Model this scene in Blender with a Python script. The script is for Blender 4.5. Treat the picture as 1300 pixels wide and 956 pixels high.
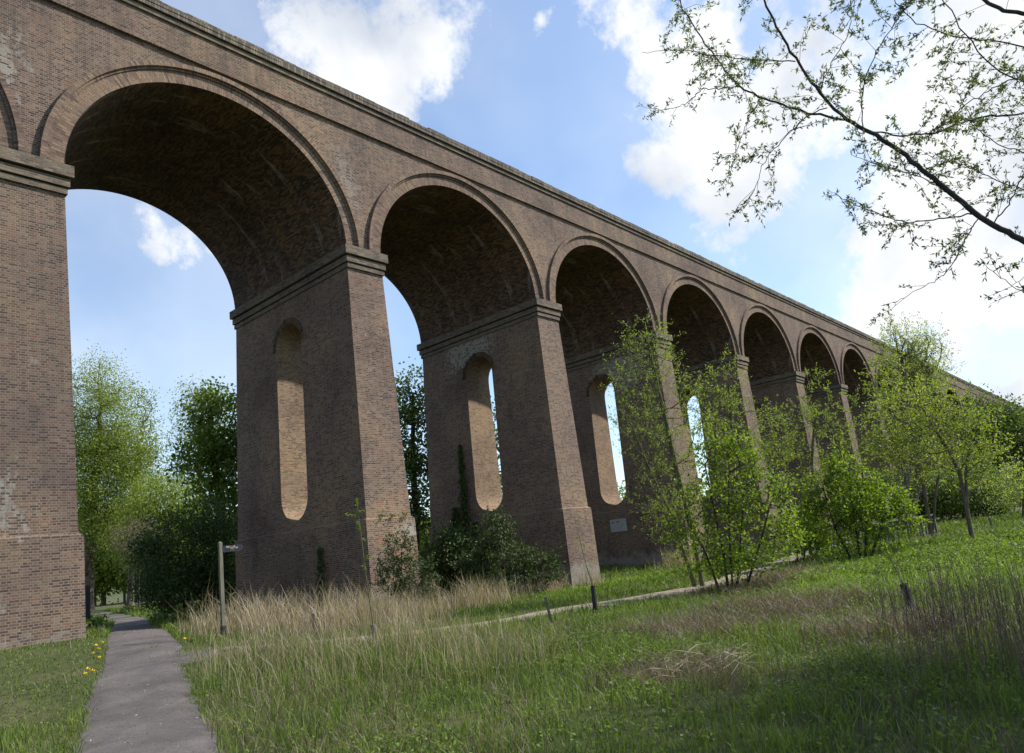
import bpy, bmesh, math, random
import numpy as np
from mathutils import Matrix, Vector
random.seed(7)
S = bpy.context.scene
for o in list(bpy.data.objects): bpy.data.objects.remove(o)
COL = S.collection
R_ = math.radians

# ------------------------------------------------------------------ camera
YAW, PITCH, ROLL, FOC = .72, .1665, -.107, 925.7     # focal length in pixels of a 1300 px wide frame
CX, CY = 648.9, 538.1
def cam_axes():
    a, b, c = YAW, PITCH, ROLL
    f = np.array([math.cos(a)*math.cos(b), math.sin(a)*math.cos(b), math.sin(b)])
    r = np.array([math.sin(a), -math.cos(a), 0.]); u = np.cross(r, f)
    return math.cos(c)*r + math.sin(c)*u, -math.sin(c)*r + math.cos(c)*u, f
CR, CU, CF = cam_axes()
cam = bpy.data.cameras.new('camera'); co = bpy.data.objects.new('camera', cam); COL.objects.link(co)
cam.sensor_width = 36; cam.lens = FOC/1300*36
cam.shift_x = (650-CX)/1300; cam.shift_y = (CY-478)/1300
cam.clip_start = .1; cam.clip_end = 6000
co.matrix_world = Matrix([[CR[i], CU[i], -CF[i], 0] for i in range(3)] + [[0, 0, 0, 1]])
S.camera = co
S.render.resolution_x = 1024; S.render.resolution_y = 753

# ------------------------------------------------------------------ world
SUN_AZ, SUN_EL = R_(128), R_(44)                    # azimuth clockwise from +Y
world = bpy.data.worlds.new('World'); S.world = world; world.use_nodes = True
nt = world.node_tree; N = nt.nodes; L = nt.links; N.clear()
def nd(nt, typ, **kw):
    n = nt.nodes.new(typ)
    for k, v in kw.items():
        if k.startswith('i_'): n.inputs[k[2:].replace('_', ' ')].default_value = v
        else: setattr(n, k, v)
    return n
world.cycles.sampling_method = 'MANUAL'; world.cycles.sample_map_resolution = 256
sky = nd(nt, 'ShaderNodeTexSky', sky_type='NISHITA', sun_disc=False, sun_elevation=SUN_EL, sun_rotation=SUN_AZ,
         air_density=1.0, dust_density=.5, ozone_density=1.0)
tc = nd(nt, 'ShaderNodeTexCoord')
def pdir(px, py):
    v = CR*(px-CX)/FOC - CU*(py-CY)/FOC + CF
    return v/np.linalg.norm(v)
CLOUDS = [(420,50,105,1.05),(530,45,110,1.05),(480,120,85,1.05),(690,45,22,.75),(775,5,60,.95),(705,217,18,.5),
    (880,90,100,1.05),(960,190,110,1.1),(1060,110,150,1.15),(1230,70,170,1.1),(1130,270,95,.95),(1250,270,130,1.1),(838,215,52,.85),(900,250,52,.8),
    (1130,370,85,.9),(1250,395,105,1),(1185,440,80,.85),(1290,485,85,.95),(1090,420,50,.6),(195,300,50,1.05),(240,308,52,1.05),(278,318,36,.95),(175,410,20,.55),
    (-300,-100,300,.9),(400,-350,200,.8),(1600,100,320,1),(900,-350,200,.7)]
def math_(op, a, b=None, clamp=False):
    m = nd(nt, 'ShaderNodeMath', operation=op, use_clamp=clamp)
    for i, v in enumerate([a, b]):
        if v is None: continue
        if isinstance(v, (int, float)): m.inputs[i].default_value = v
        else: L.new(v, m.inputs[i])
    return m.outputs[0]
nrm = nd(nt, 'ShaderNodeVectorMath', operation='NORMALIZE'); L.new(tc.outputs['Generated'], nrm.inputs[0])
dirn = nrm.outputs[0]
# billows warp the outline of the cloud masses
wn = nd(nt, 'ShaderNodeTexNoise', noise_dimensions='3D'); wn.inputs['Scale'].default_value = 5; wn.inputs['Detail'].default_value = 6
L.new(dirn, wn.inputs['Vector'])
wsub = nd(nt, 'ShaderNodeVectorMath', operation='SUBTRACT'); L.new(wn.outputs['Color'], wsub.inputs[0]); wsub.inputs[1].default_value = (.5,.5,.5)
wsc = nd(nt, 'ShaderNodeVectorMath', operation='SCALE'); L.new(wsub.outputs[0], wsc.inputs[0]); wsc.inputs['Scale'].default_value = .13
wad = nd(nt, 'ShaderNodeVectorMath', operation='ADD'); L.new(dirn, wad.inputs[0]); L.new(wsc.outputs[0], wad.inputs[1])
wdir = wad.outputs[0]
acc = None
for (px, py, r, s) in CLOUDS:
    d = nd(nt, 'ShaderNodeVectorMath', operation='DISTANCE'); L.new(wdir, d.inputs[0]); d.inputs[1].default_value = tuple(pdir(px, py))
    mr = nd(nt, 'ShaderNodeMapRange', interpolation_type='SMOOTHSTEP')
    rr = 1.35*r/math.hypot(FOC, px-CX, py-CY)
    mr.inputs['From Min'].default_value = 0; mr.inputs['From Max'].default_value = rr*1.35
    mr.inputs['To Min'].default_value = s; mr.inputs['To Max'].default_value = 0
    L.new(d.outputs['Value'], mr.inputs['Value'])
    acc = mr.outputs[0] if acc is None else math_('MAXIMUM', acc, mr.outputs[0])
cn = nd(nt, 'ShaderNodeTexNoise'); cn.inputs['Scale'].default_value = 7; cn.inputs['Detail'].default_value = 9; cn.inputs['Roughness'].default_value = .66
L.new(dirn, cn.inputs['Vector'])
dens = math_('ADD', acc, math_('MULTIPLY', math_('SUBTRACT', cn.outputs['Fac'], .5), 2.6))
mr = nd(nt, 'ShaderNodeMapRange', interpolation_type='SMOOTHSTEP')
mr.inputs['From Min'].default_value = .36; mr.inputs['From Max'].default_value = .95
L.new(dens, mr.inputs['Value'])
haze_n = nd(nt, 'ShaderNodeTexNoise'); haze_n.inputs['Scale'].default_value = 2.2; haze_n.inputs['Detail'].default_value = 4
L.new(dirn, haze_n.inputs['Vector'])
hz = nd(nt, 'ShaderNodeMapRange'); hz.inputs['From Min'].default_value = .35; hz.inputs['From Max'].default_value = .75
hz.inputs['To Min'].default_value = .13; hz.inputs['To Max'].default_value = .55
L.new(haze_n.outputs['Fac'], hz.inputs['Value'])
alpha = math_('MAXIMUM', mr.outputs[0], hz.outputs[0])
# thicker cloud is a little greyer
grey = nd(nt, 'ShaderNodeTexNoise'); grey.inputs['Scale'].default_value = 6; grey.inputs['Detail'].default_value = 5
L.new(wdir, grey.inputs['Vector'])
ccol = nd(nt, 'ShaderNodeMix', data_type='RGBA')
gr = nd(nt, 'ShaderNodeMapRange'); gr.inputs['From Min'].default_value = .42; gr.inputs['From Max'].default_value = .68; L.new(grey.outputs['Fac'], gr.inputs['Value'])
L.new(gr.outputs[0], ccol.inputs['Factor'])
ccol.inputs[6].default_value = (5.35, 5.45, 5.6, 1); ccol.inputs[7].default_value = (3.5, 3.8, 4.3, 1)
tint = nd(nt, 'ShaderNodeMix', data_type='RGBA', blend_type='MULTIPLY'); tint.inputs['Factor'].default_value = 1
L.new(sky.outputs[0], tint.inputs[6]); tint.inputs[7].default_value = (.98, 1.12, 1.22, 1)
mix = nd(nt, 'ShaderNodeMix', data_type='RGBA')
L.new(alpha, mix.inputs['Factor']); L.new(tint.outputs[2], mix.inputs[6]); L.new(ccol.outputs[2], mix.inputs[7])
bg = nd(nt, 'ShaderNodeBackground'); bg.inputs['Strength'].default_value = .135
L.new(mix.outputs[2], bg.inputs['Color'])
wo = nd(nt, 'ShaderNodeOutputWorld'); L.new(bg.outputs[0], wo.inputs[0])

# ------------------------------------------------------------------ sun
sl = bpy.data.lights.new('sun', 'SUN'); sl.energy = 5.0; sl.angle = R_(.53); sl.color = (1, .94, .85)
so = bpy.data.objects.new('sun', sl); COL.objects.link(so)
tosun = Vector((math.sin(SUN_AZ)*math.cos(SUN_EL), math.cos(SUN_AZ)*math.cos(SUN_EL), math.sin(SUN_EL)))
so.rotation_euler = tosun.to_track_quat('Z', 'Y').to_euler()
S.view_settings.view_transform = 'Standard'; S.view_settings.look = 'None'
S.view_settings.exposure = .53; S.view_settings.gamma = 1; S.view_settings.use_curve_mapping = False
S.render.engine = 'CYCLES'
S.cycles.max_bounces = 6; S.cycles.diffuse_bounces = 3; S.cycles.glossy_bounces = 2; S.cycles.transmission_bounces = 4

# ------------------------------------------------------------------ helpers
def setp(o, label=None, cat=None, group=None, kind=None):
    if label: o['label'] = label
    if cat: o['category'] = cat
    if group: o['group'] = group
    if kind: o['kind'] = kind
    return o
def empty(name, loc, label, cat, group=None):
    o = bpy.data.objects.new(name, None); o.empty_display_size = .3; COL.objects.link(o); o.location = loc
    return setp(o, label, cat, group)
class MB:
    """numpy mesh collector: quads / tris with metre uvs"""
    def __init__(s): s.v = []; s.f = []; s.uv = []; s.mi = []; s.n = 0
    def add(s, V, F, UV=None, mi=0):
        V = np.asarray(V, float).reshape(-1, 3); F = np.asarray(F, int)
        s.v.append(V); s.f.append(F + s.n)
        s.uv.append(np.zeros((F.size, 2)) if UV is None else np.asarray(UV, float).reshape(-1, 2))
        s.mi.append(np.full(len(F), mi)); s.n += len(V)
    def quad(s, a, b, c, d, uv=None, mi=0): s.add([a, b, c, d], [[0, 1, 2, 3]], uv, mi)
    def box(s, lo, hi, mi=0):
        x0, y0, z0 = lo; x1, y1, z1 = hi
        V = [(x0,y0,z0),(x1,y0,z0),(x1,y1,z0),(x0,y1,z0),(x0,y0,z1),(x1,y0,z1),(x1,y1,z1),(x0,y1,z1)]
        F = [(0,3,2,1),(4,5,6,7),(0,1,5,4),(1,2,6,5),(2,3,7,6),(3,0,4,7)]
        s.add(V, F, boxuv(V, F), mi)
    def longbox(s, lo, hi, step=5.15):
        """a box along X cut into segments"""
        x0, y0, z0 = lo; x1, y1, z1 = hi; n = max(1, round((x1-x0)/step)); xx = np.linspace(x0, x1, n+1)
        V = [(x, y, z) for x in xx for (y, z) in ((y0, z0), (y1, z0), (y1, z1), (y0, z1))]; F = []
        for i in range(n):
            a = i*4; b = a+4; F += [(a, b, b+3, a+3), (a+3, b+3, b+2, a+2), (a+2, b+2, b+1, a+1), (a+1, b+1, b, a)]
        F += [(0, 3, 2, 1), (n*4, n*4+1, n*4+2, n*4+3)]
        s.add(V, F, boxuv(V, F))
    def obj(s, name, mats, parent=None, smooth=False, loc=None):
        me = bpy.data.meshes.new(name)
        V = np.concatenate(s.v); me.vertices.add(len(V))
        if loc is not None: V = V - np.asarray(loc, float)
        me.vertices.foreach_set('co', V.ravel())
        sizes = np.concatenate([np.full(len(f), f.shape[1]) for f in s.f])
        idx = np.concatenate([f.ravel() for f in s.f])
        me.loops.add(len(idx)); me.loops.foreach_set('vertex_index', idx)
        me.polygons.add(len(sizes))
        me.polygons.foreach_set('loop_start', np.concatenate([[0], np.cumsum(sizes)[:-1]]))
        me.polygons.foreach_set('loop_total', sizes)
        me.polygons.foreach_set('material_index', np.concatenate(s.mi))
        me.polygons.foreach_set('use_smooth', np.full(len(sizes), bool(smooth)))
        uvl = me.uv_layers.new(name='UVMap'); uvl.data.foreach_set('uv', np.concatenate(s.uv).ravel())
        for m in (mats if isinstance(mats, (list, tuple)) else [mats]): me.materials.append(m)
        me.update(calc_edges=True); me.validate()
        o = bpy.data.objects.new(name, me); COL.objects.link(o)
        if loc is not None: o.location = loc
        if parent is not None: o.parent = parent
        return o
def boxuv(V, F):
    V = np.asarray(V, float); out = []
    for f in F:
        p = V[list(f)]; n = np.cross(p[1]-p[0], p[2]-p[0]); n = np.abs(n)
        if n.argmax() == 1: out += [(q[0], q[2]) for q in p]
        elif n.argmax() == 0: out += [(q[1], q[2]) for q in p]
        else: out += [(q[0], q[1]) for q in p]
    return out
def tubes(mb, A, B, ra, rb, sides=5, mi=0):
    """prisms from A[i] to B[i]"""
    A = np.asarray(A, float).reshape(-1, 3); B = np.asarray(B, float).reshape(-1, 3); n = len(A)
    if n == 0: return
    ra = np.broadcast_to(ra, (n,)); rb = np.broadcast_to(rb, (n,))
    d = B-A; d = d/np.maximum(np.linalg.norm(d, axis=1, keepdims=True), 1e-6)
    h = np.where(np.abs(d[:, 2:3]) < .9, [[0, 0, 1.]], [[1., 0, 0]]); u = np.cross(d, h); u /= np.linalg.norm(u, axis=1, keepdims=True); w = np.cross(d, u)
    t = np.arange(sides)/sides*2*np.pi
    ring = u[:, None]*np.cos(t)[None, :, None] + w[:, None]*np.sin(t)[None, :, None]
    V = np.concatenate([A[:, None]+ring*ra[:, None, None], B[:, None]+ring*rb[:, None, None]], 1)
    base = (np.arange(n)*2*sides)[:, None, None]
    k = np.arange(sides); k2 = (k+1) % sides
    F = np.stack([k, k2, k2+sides, k+sides], 1)[None] + base
    uvq = np.stack([np.stack([k/sides, 0*k], 1), np.stack([(k+1)/sides, 0*k], 1), np.stack([(k+1)/sides, 0*k+1], 1), np.stack([k/sides, 0*k+1], 1)], 1)
    mb.add(V.reshape(-1, 3), F.reshape(-1, 4), np.broadcast_to(uvq[None], (n, sides, 4, 2)).reshape(-1, 2), mi)
def chain(mb, P, R, sides=8, mi=0):
    """one smooth tube along a polyline with shared rings"""
    P = np.asarray(P, float); n = len(P); T = np.gradient(P, axis=0); T /= np.linalg.norm(T, axis=1, keepdims=True)
    u = np.cross(T[0], [0, 0, 1.] if abs(T[0][2]) < .9 else [1., 0, 0]); V = []
    t = np.arange(sides)/sides*2*np.pi
    for i in range(n):
        u = u - T[i]*(u@T[i]); u /= np.linalg.norm(u); w = np.cross(T[i], u)
        V.append(P[i] + R[i]*(np.cos(t)[:, None]*u + np.sin(t)[:, None]*w))
    V = np.concatenate(V); F = []; UV = []; L_ = np.concatenate([[0], np.cumsum(np.linalg.norm(np.diff(P, axis=0), axis=1))])
    for i in range(n-1):
        for k in range(sides):
            k2 = (k+1) % sides; F.append((i*sides+k, i*sides+k2, (i+1)*sides+k2, (i+1)*sides+k))
            UV += [(k/sides, L_[i]), ((k+1)/sides, L_[i]), ((k+1)/sides, L_[i+1]), (k/sides, L_[i+1])]
    mb.add(V, F, UV, mi)
def unit(v): return v/np.maximum(np.linalg.norm(v, axis=-1, keepdims=True), 1e-9)
def add_leaves(mb, C, A, rng, length, width, mi=0, jit=.35):
    """leaf blades: C base points, A rough axis directions; a folded 4-vertex blade each"""
    n = len(C)
    if n == 0: return
    A = unit(A + rng.normal(0, jit, (n, 3))); h = unit(rng.normal(0, 1, (n, 3))); W = unit(np.cross(A, h)); U = np.cross(W, A)
    l = (length*rng.uniform(.65, 1.25, n))[:, None]; w = (width*rng.uniform(.7, 1.2, n))[:, None]
    V = np.stack([C, C+A*l*.45+W*w*.5+U*w*.12, C+A*l, C+A*l*.45-W*w*.5+U*w*.12], 1)
    F = np.arange(n*4).reshape(n, 4)
    mb.add(V.reshape(-1, 3), F, None, mi)

# ------------------------------------------------------------------ materials
def newmat(name):
    m = bpy.data.materials.new(name); m.use_nodes = True; m.node_tree.nodes.clear(); return m, m.node_tree
def ramp(nt, stops, fac=None, interp='LINEAR'):
    r = nt.nodes.new('ShaderNodeValToRGB'); r.color_ramp.interpolation = interp
    e = r.color_ramp.elements
    while len(e) < len(stops): e.new(.5)
    for i, (p, c) in enumerate(stops): e[i].position = p; e[i].color = (*c, 1) if len(c) == 3 else c
    if fac is not None: nt.links.new(fac, r.inputs[0])
    return r.outputs[0]
def noise(nt, vec, scale, detail=4, rough=.55, sx=None):
    n = nt.nodes.new('ShaderNodeTexNoise'); n.inputs['Scale'].default_value = scale; n.inputs['Detail'].default_value = detail; n.inputs['Roughness'].default_value = rough
    if sx:
        mp = nt.nodes.new('ShaderNodeMapping'); mp.inputs['Scale'].default_value = sx; nt.links.new(vec, mp.inputs[0]); vec = mp.outputs[0]
    nt.links.new(vec, n.inputs['Vector']); return n.outputs['Fac']
def mixc(nt, fac, a, b, mode='MIX'):
    m = nt.nodes.new('ShaderNodeMix'); m.data_type = 'RGBA'; m.blend_type = mode
    for s, v in ((0, fac), (6, a), (7, b)):
        if isinstance(v, (int, float)): m.inputs[s].default_value = v
        elif isinstance(v, tuple): m.inputs[s].default_value = (*v, 1)
        else: nt.links.new(v, m.inputs[s])
    return m.outputs[2]
def mrange(nt, v, a, b, c=0, d=1):
    m = nt.nodes.new('ShaderNodeMapRange'); nt.links.new(v, m.inputs['Value'])
    for k, x in zip(('From Min', 'From Max', 'To Min', 'To Max'), (a, b, c, d)): m.inputs[k].default_value = x
    return m.outputs[0]
def out(nt, col, rough=.9, bump=None, bstr=.3, bdist=.02, spec=.3):
    p = nt.nodes.new('ShaderNodeBsdfPrincipled'); p.inputs['Roughness'].default_value = rough; p.inputs['Specular IOR Level'].default_value = spec
    if isinstance(col, tuple): p.inputs['Base Color'].default_value = (*col, 1)
    else: nt.links.new(col, p.inputs['Base Color'])
    if bump is not None:
        b = nt.nodes.new('ShaderNodeBump'); b.inputs['Strength'].default_value = bstr; b.inputs['Distance'].default_value = bdist
        nt.links.new(bump, b.inputs['Height']); nt.links.new(b.outputs[0], p.inputs['Normal'])
    o = nt.nodes.new('ShaderNodeOutputMaterial'); nt.links.new(p.outputs[0], o.inputs[0]); return p
def brick_mat(name, palette, mortar=(.195,.165,.14), bw=.205, rh=.0625, header=True, soot=.5, lime=1.0, msize=.0105, limeth=.66):
    m, nt = newmat(name); L = nt.links
    uv = nt.nodes.new('ShaderNodeUVMap'); geo = nt.nodes.new('ShaderNodeNewGeometry'); pos = geo.outputs['Position']
    # courses are never dead straight
    wn = nt.nodes.new('ShaderNodeTexNoise'); wn.inputs['Scale'].default_value = .9; wn.inputs['Detail'].default_value = 3; L.new(uv.outputs[0], wn.inputs['Vector'])
    s1 = nt.nodes.new('ShaderNodeVectorMath'); s1.operation = 'SUBTRACT'; L.new(wn.outputs['Color'], s1.inputs[0]); s1.inputs[1].default_value = (.5, .5, .5)
    s2 = nt.nodes.new('ShaderNodeVectorMath'); s2.operation = 'SCALE'; L.new(s1.outputs[0], s2.inputs[0]); s2.inputs['Scale'].default_value = .05
    s3 = nt.nodes.new('ShaderNodeVectorMath'); s3.operation = 'ADD'; L.new(uv.outputs[0], s3.inputs[0]); L.new(s2.outputs[0], s3.inputs[1])
    b = nt.nodes.new('ShaderNodeTexBrick'); L.new(s3.outputs[0], b.inputs['Vector'])
    b.offset = .5; b.offset_frequency = 2; b.squash = .5 if header else 1.; b.squash_frequency = 2
    for k, v in (('Scale', 1), ('Mortar Size', msize), ('Mortar Smooth', .15), ('Brick Width', bw), ('Row Height', rh), ('Bias', 0)): b.inputs[k].default_value = v
    b.inputs['Color1'].default_value = (0, 0, 0, 1); b.inputs['Color2'].default_value = (1, 1, 1, 1); b.inputs['Mortar'].default_value = (.5, .5, .5, 1)
    big = noise(nt, pos, .35, 5, .6)
    mid = noise(nt, pos, 1.7, 6, .65)
    rnd = nt.nodes.new('ShaderNodeMath'); rnd.operation = 'ADD'; L.new(b.outputs['Color'], rnd.inputs[0]); L.new(mrange(nt, mid, .3, .7, -.22, .22), rnd.inputs[1])
    col = ramp(nt, palette, rnd.outputs[0])
    fine = noise(nt, pos, 26, 3, .6)
    col = mixc(nt, 1., col, ramp(nt, [(.3, (.72,.72,.72)), (.7, (1.2,1.2,1.2))], fine), 'MULTIPLY')
    col = mixc(nt, b.outputs['Fac'], col, mortar)
    # broad weathering: warm / cool drift, soot, lime streaks running down
    col = mixc(nt, 1., col, ramp(nt, [(.27, (.58,.53,.53)), (.43, (.90,.86,.87)), (.56, (1.06,1.02,.96)), (.72, (1.36,1.25,1.04))], big), 'MULTIPLY')
    sn = noise(nt, pos, .8, 7, .7, (1, 1, .35))
    col = mixc(nt, mrange(nt, sn, .55, .75, 0, soot), col, (.035,.03,.028))
    ln = noise(nt, pos, 1.1, 9, .72, (1.2, 1.2, .4)) if name != 'brick_soffit' else noise(nt, uv.outputs[0], 1., 9, .75, (1.9, .35, 1))
    col = mixc(nt, mrange(nt, ln, limeth, limeth+.09, 0, .55*lime), col, (.42,.40,.38))
    sp = noise(nt, pos, 7, 3, .6)
    col = mixc(nt, mrange(nt, sp, .73, .76, 0, .6*lime), col, (.5,.47,.43))
    if name == 'brick':
        sx = nt.nodes.new('ShaderNodeSeparateXYZ'); L.new(pos, sx.inputs[0])
        hb2 = nt.nodes.new('ShaderNodeMath'); hb2.operation = 'MULTIPLY_ADD'; L.new(noise(nt, pos, 1.6, 6, .7), hb2.inputs[0]); hb2.inputs[1].default_value = -2.6; L.new(sx.outputs[2], hb2.inputs[2])
        col = mixc(nt, mrange(nt, hb2.outputs[0], -2.25, -2.6, 0, .5), col, (.25,.245,.215))
        pick = mrange(nt, b.outputs['Color'], .22, .3)
        for (cx_, cy_, cz_, sc_, th_, am_) in ((4.6, 19.1, 2.1, (1, 1, .8), .6, .75), (4.3, 19.7, 13.2, (1.3, 1, .8), 1.0, .5), (14.9, 19.7, 13.3, (1.6, 1, .6), .9, .2), (3.6, 19.4, -.4, (1, 1, 1), 1.0, .5), (16.3, 19.2, .9, (1.4, 1, 2.2), .8, .5), (25.1, 24.2, 9.8, (1, .7, 1.2), 1.3, .5), (35.5, 22.4, 9.3, (1, .7, .9), 1.3, .5)):
            mp = nt.nodes.new('ShaderNodeMapping'); mp.vector_type = 'POINT'; mp.inputs['Scale'].default_value = sc_; mp.inputs['Location'].default_value = (-cx_*sc_[0], -cy_*sc_[1], -cz_*sc_[2]); L.new(pos, mp.inputs[0])
            d = nt.nodes.new('ShaderNodeVectorMath'); d.operation = 'LENGTH'; L.new(mp.outputs[0], d.inputs[0])
            q = nt.nodes.new('ShaderNodeMath'); q.operation = 'MULTIPLY_ADD'; L.new(noise(nt, pos, 4.5, 8, .78, (1, 1, .6)), q.inputs[0]); q.inputs[1].default_value = -4.2; L.new(d.outputs['Value'], q.inputs[2])
            mk = nt.nodes.new('ShaderNodeMath'); mk.operation = 'MULTIPLY'; L.new(mrange(nt, q.outputs[0], th_-2.1, th_-2.6, 0, am_), mk.inputs[0]); L.new(pick, mk.inputs[1])
            col = mixc(nt, mk.outputs[0], col, (.36,.355,.32))
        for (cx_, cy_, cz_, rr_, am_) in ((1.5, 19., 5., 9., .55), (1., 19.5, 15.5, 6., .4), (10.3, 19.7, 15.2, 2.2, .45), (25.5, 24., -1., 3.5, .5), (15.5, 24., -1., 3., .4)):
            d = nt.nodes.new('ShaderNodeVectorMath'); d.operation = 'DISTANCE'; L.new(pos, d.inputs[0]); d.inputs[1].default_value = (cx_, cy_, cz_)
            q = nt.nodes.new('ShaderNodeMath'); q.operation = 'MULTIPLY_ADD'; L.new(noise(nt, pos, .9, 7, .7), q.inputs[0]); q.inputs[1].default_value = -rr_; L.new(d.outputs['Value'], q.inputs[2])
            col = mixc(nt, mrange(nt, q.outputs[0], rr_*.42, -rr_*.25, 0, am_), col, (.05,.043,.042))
        # damp dark streaks under the cornice
        dz = mrange(nt, sx.outputs[2], 12.4, 16.6, 0, 1); stn = noise(nt, pos, 1.3, 6, .75, (1.6, 1, .12))
        dm = nt.nodes.new('ShaderNodeMath'); dm.operation = 'MULTIPLY'; L.new(dz, dm.inputs[0]); L.new(mrange(nt, stn, .46, .66, 0, .75), dm.inputs[1])
        col = mixc(nt, dm.outputs[0], col, (.06,.053,.045))
    inv = nt.nodes.new('ShaderNodeMath'); inv.operation = 'SUBTRACT'; inv.inputs[0].default_value = 1; L.new(b.outputs['Fac'], inv.inputs[1])
    hb = nt.nodes.new('ShaderNodeMath'); hb.operation = 'MULTIPLY_ADD'; L.new(fine, hb.inputs[0]); hb.inputs[1].default_value = .5; L.new(inv.outputs[0], hb.inputs[2])
    out(nt, col, .92, hb.outputs[0], .6, .012, .2)
    return m
PAL = [(0, (.052,.036,.031)), (.2, (.084,.055,.042)), (.42, (.122,.077,.055)), (.6, (.150,.098,.068)), (.74, (.152,.112,.079)), (.86, (.190,.143,.095)), (1, (.175,.086,.058))]
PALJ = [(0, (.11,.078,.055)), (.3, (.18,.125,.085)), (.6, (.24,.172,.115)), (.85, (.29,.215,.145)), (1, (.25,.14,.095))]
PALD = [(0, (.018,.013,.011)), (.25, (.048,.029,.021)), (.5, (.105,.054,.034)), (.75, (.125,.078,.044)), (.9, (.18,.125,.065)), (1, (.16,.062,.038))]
PALR = [(0, (.085,.06,.05)), (.3, (.15,.10,.077)), (.6, (.19,.135,.10)), (.85, (.22,.165,.115)), (1, (.21,.14,.10))]
PALC = [(0, (.07,.06,.048)), (.5, (.13,.11,.085)), (1, (.19,.16,.12))]
M = {}
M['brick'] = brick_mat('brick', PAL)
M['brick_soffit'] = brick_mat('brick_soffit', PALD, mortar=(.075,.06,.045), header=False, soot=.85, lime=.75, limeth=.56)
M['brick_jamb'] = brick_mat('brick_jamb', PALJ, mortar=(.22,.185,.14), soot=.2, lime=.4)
M['brick_ring'] = brick_mat('brick_ring', PALR, bw=.235, rh=.068, mortar=(.12,.10,.085), header=False, soot=.25, lime=.5)
M['brick_pale'] = brick_mat('brick_pale', PALC, mortar=(.13,.11,.09), header=False, soot=.75, lime=.4)
M['brick_cope'] = brick_mat('brick_cope', [(0, (.07,.063,.055)), (.5, (.135,.12,.098)), (1, (.20,.175,.14))], mortar=(.07,.06,.05), bw=.085, rh=.24, header=False, soot=.5, lime=.6)

def leaf_mat(name, dark, light, trans=.4, rough=.55, spec=.35):
    m, nt = newmat(name); L = nt.links
    geo = nt.nodes.new('ShaderNodeNewGeometry')
    big = noise(nt, geo.outputs['Position'], .9, 3)
    a = nt.nodes.new('ShaderNodeMath'); a.operation = 'MULTIPLY_ADD'; L.new(big, a.inputs[0]); a.inputs[1].default_value = .8; 
    r = mrange(nt, geo.outputs['Random Per Island'], 0, 1, -.35, .5); L.new(r, a.inputs[2])
    col = ramp(nt, [(.1, dark), (.9, light)], a.outputs[0])
    p = nt.nodes.new('ShaderNodeBsdfPrincipled'); p.inputs['Roughness'].default_value = rough; p.inputs['Specular IOR Level'].default_value = spec; L.new(col, p.inputs['Base Color'])
    t = nt.nodes.new('ShaderNodeBsdfTranslucent'); L.new(mixc(nt, 1., col, (1.5, 1.6, .7), 'MULTIPLY'), t.inputs['Color'])
    mx = nt.nodes.new('ShaderNodeMixShader'); mx.inputs[0].default_value = trans
    L.new(p.outputs[0], mx.inputs[1]); L.new(t.outputs[0], mx.inputs[2])
    o = nt.nodes.new('ShaderNodeOutputMaterial'); L.new(mx.outputs[0], o.inputs[0]); return m
M['leaf_willow'] = leaf_mat('leaf_willow', (.11,.155,.022), (.27,.32,.065))
M['leaf_willow_pale'] = leaf_mat('leaf_willow_pale', (.16,.20,.06), (.30,.35,.13), .5)
M['leaf_maple'] = leaf_mat('leaf_maple', (.07,.115,.013), (.22,.285,.032), .45)
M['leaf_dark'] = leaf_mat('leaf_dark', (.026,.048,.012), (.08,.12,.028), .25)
M['leaf_mid'] = leaf_mat('leaf_mid', (.04,.07,.012), (.12,.17,.035), .35)
M['leaf_mid2'] = leaf_mat('leaf_mid2', (.055,.095,.015), (.16,.22,.04), .4)
M['leaf_bramble'] = leaf_mat('leaf_bramble', (.025,.045,.012), (.075,.10,.035), .2, .6, .2)
M['leaf_near'] = leaf_mat('leaf_near', (.055,.08,.022), (.15,.19,.055), .38)
M['twig_leaf'] = leaf_mat('twig_leaf', (.10,.08,.05), (.18,.17,.09), .2)
M['grass'] = leaf_mat('grass_blades', (.05,.09,.015), (.16,.215,.04), .35)
M['grass_bright'] = leaf_mat('grass_bright', (.09,.16,.018), (.25,.34,.045), .35)
M['straw'] = leaf_mat('straw', (.16,.125,.085), (.42,.345,.255), .25)
M['dry_brown'] = leaf_mat('dry_brown', (.075,.055,.038), (.21,.165,.115), .2)
M['stalk'] = leaf_mat('stalk', (.06,.04,.03), (.16,.11,.08), .1)
def simple(name, c1, c2, scale=8, rough=.85, sx=None, bstr=.4):
    m, nt = newmat(name); geo = nt.nodes.new('ShaderNodeNewGeometry')
    n = noise(nt, geo.outputs['Position'], scale, 6, .65, sx)
    out(nt, ramp(nt, [(.3, c1), (.7, c2)], n), rough, n, bstr, .02); return m
M['bark'] = simple('bark', (.06,.05,.04), (.16,.13,.10), 9, .95, (1, 1, .3), .8)
M['bark_dark'] = simple('bark_dark', (.018,.016,.015), (.055,.048,.042), 14, .9, (1, 1, .3), .8)
M['bark_green'] = simple('bark_green', (.06,.065,.03), (.13,.13,.06), 9, .95)
M['post_wood'] = simple('post_wood', (.075,.075,.055), (.16,.155,.115), 14, .9, (1, 1, .15))
M['old_wood'] = simple('old_wood', (.08,.065,.05), (.2,.17,.14), 18, .9, (1, 1, .2))
M['grey_wood'] = simple('grey_wood', (.075,.07,.065), (.15,.14,.13), 10, .9)
M['black_guard'] = simple('black_guard', (.012,.012,.013), (.03,.03,.03), 12, .7)
M['gate_green'] = simple('gate_green', (.006,.014,.016), (.012,.024,.026), 5, .5)
M['board'] = simple('board', (.055,.055,.065), (.10,.10,.115), 14, .7)
M['plaque'] = simple('plaque', (.22,.24,.25), (.34,.36,.36), 3, .6)
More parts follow.
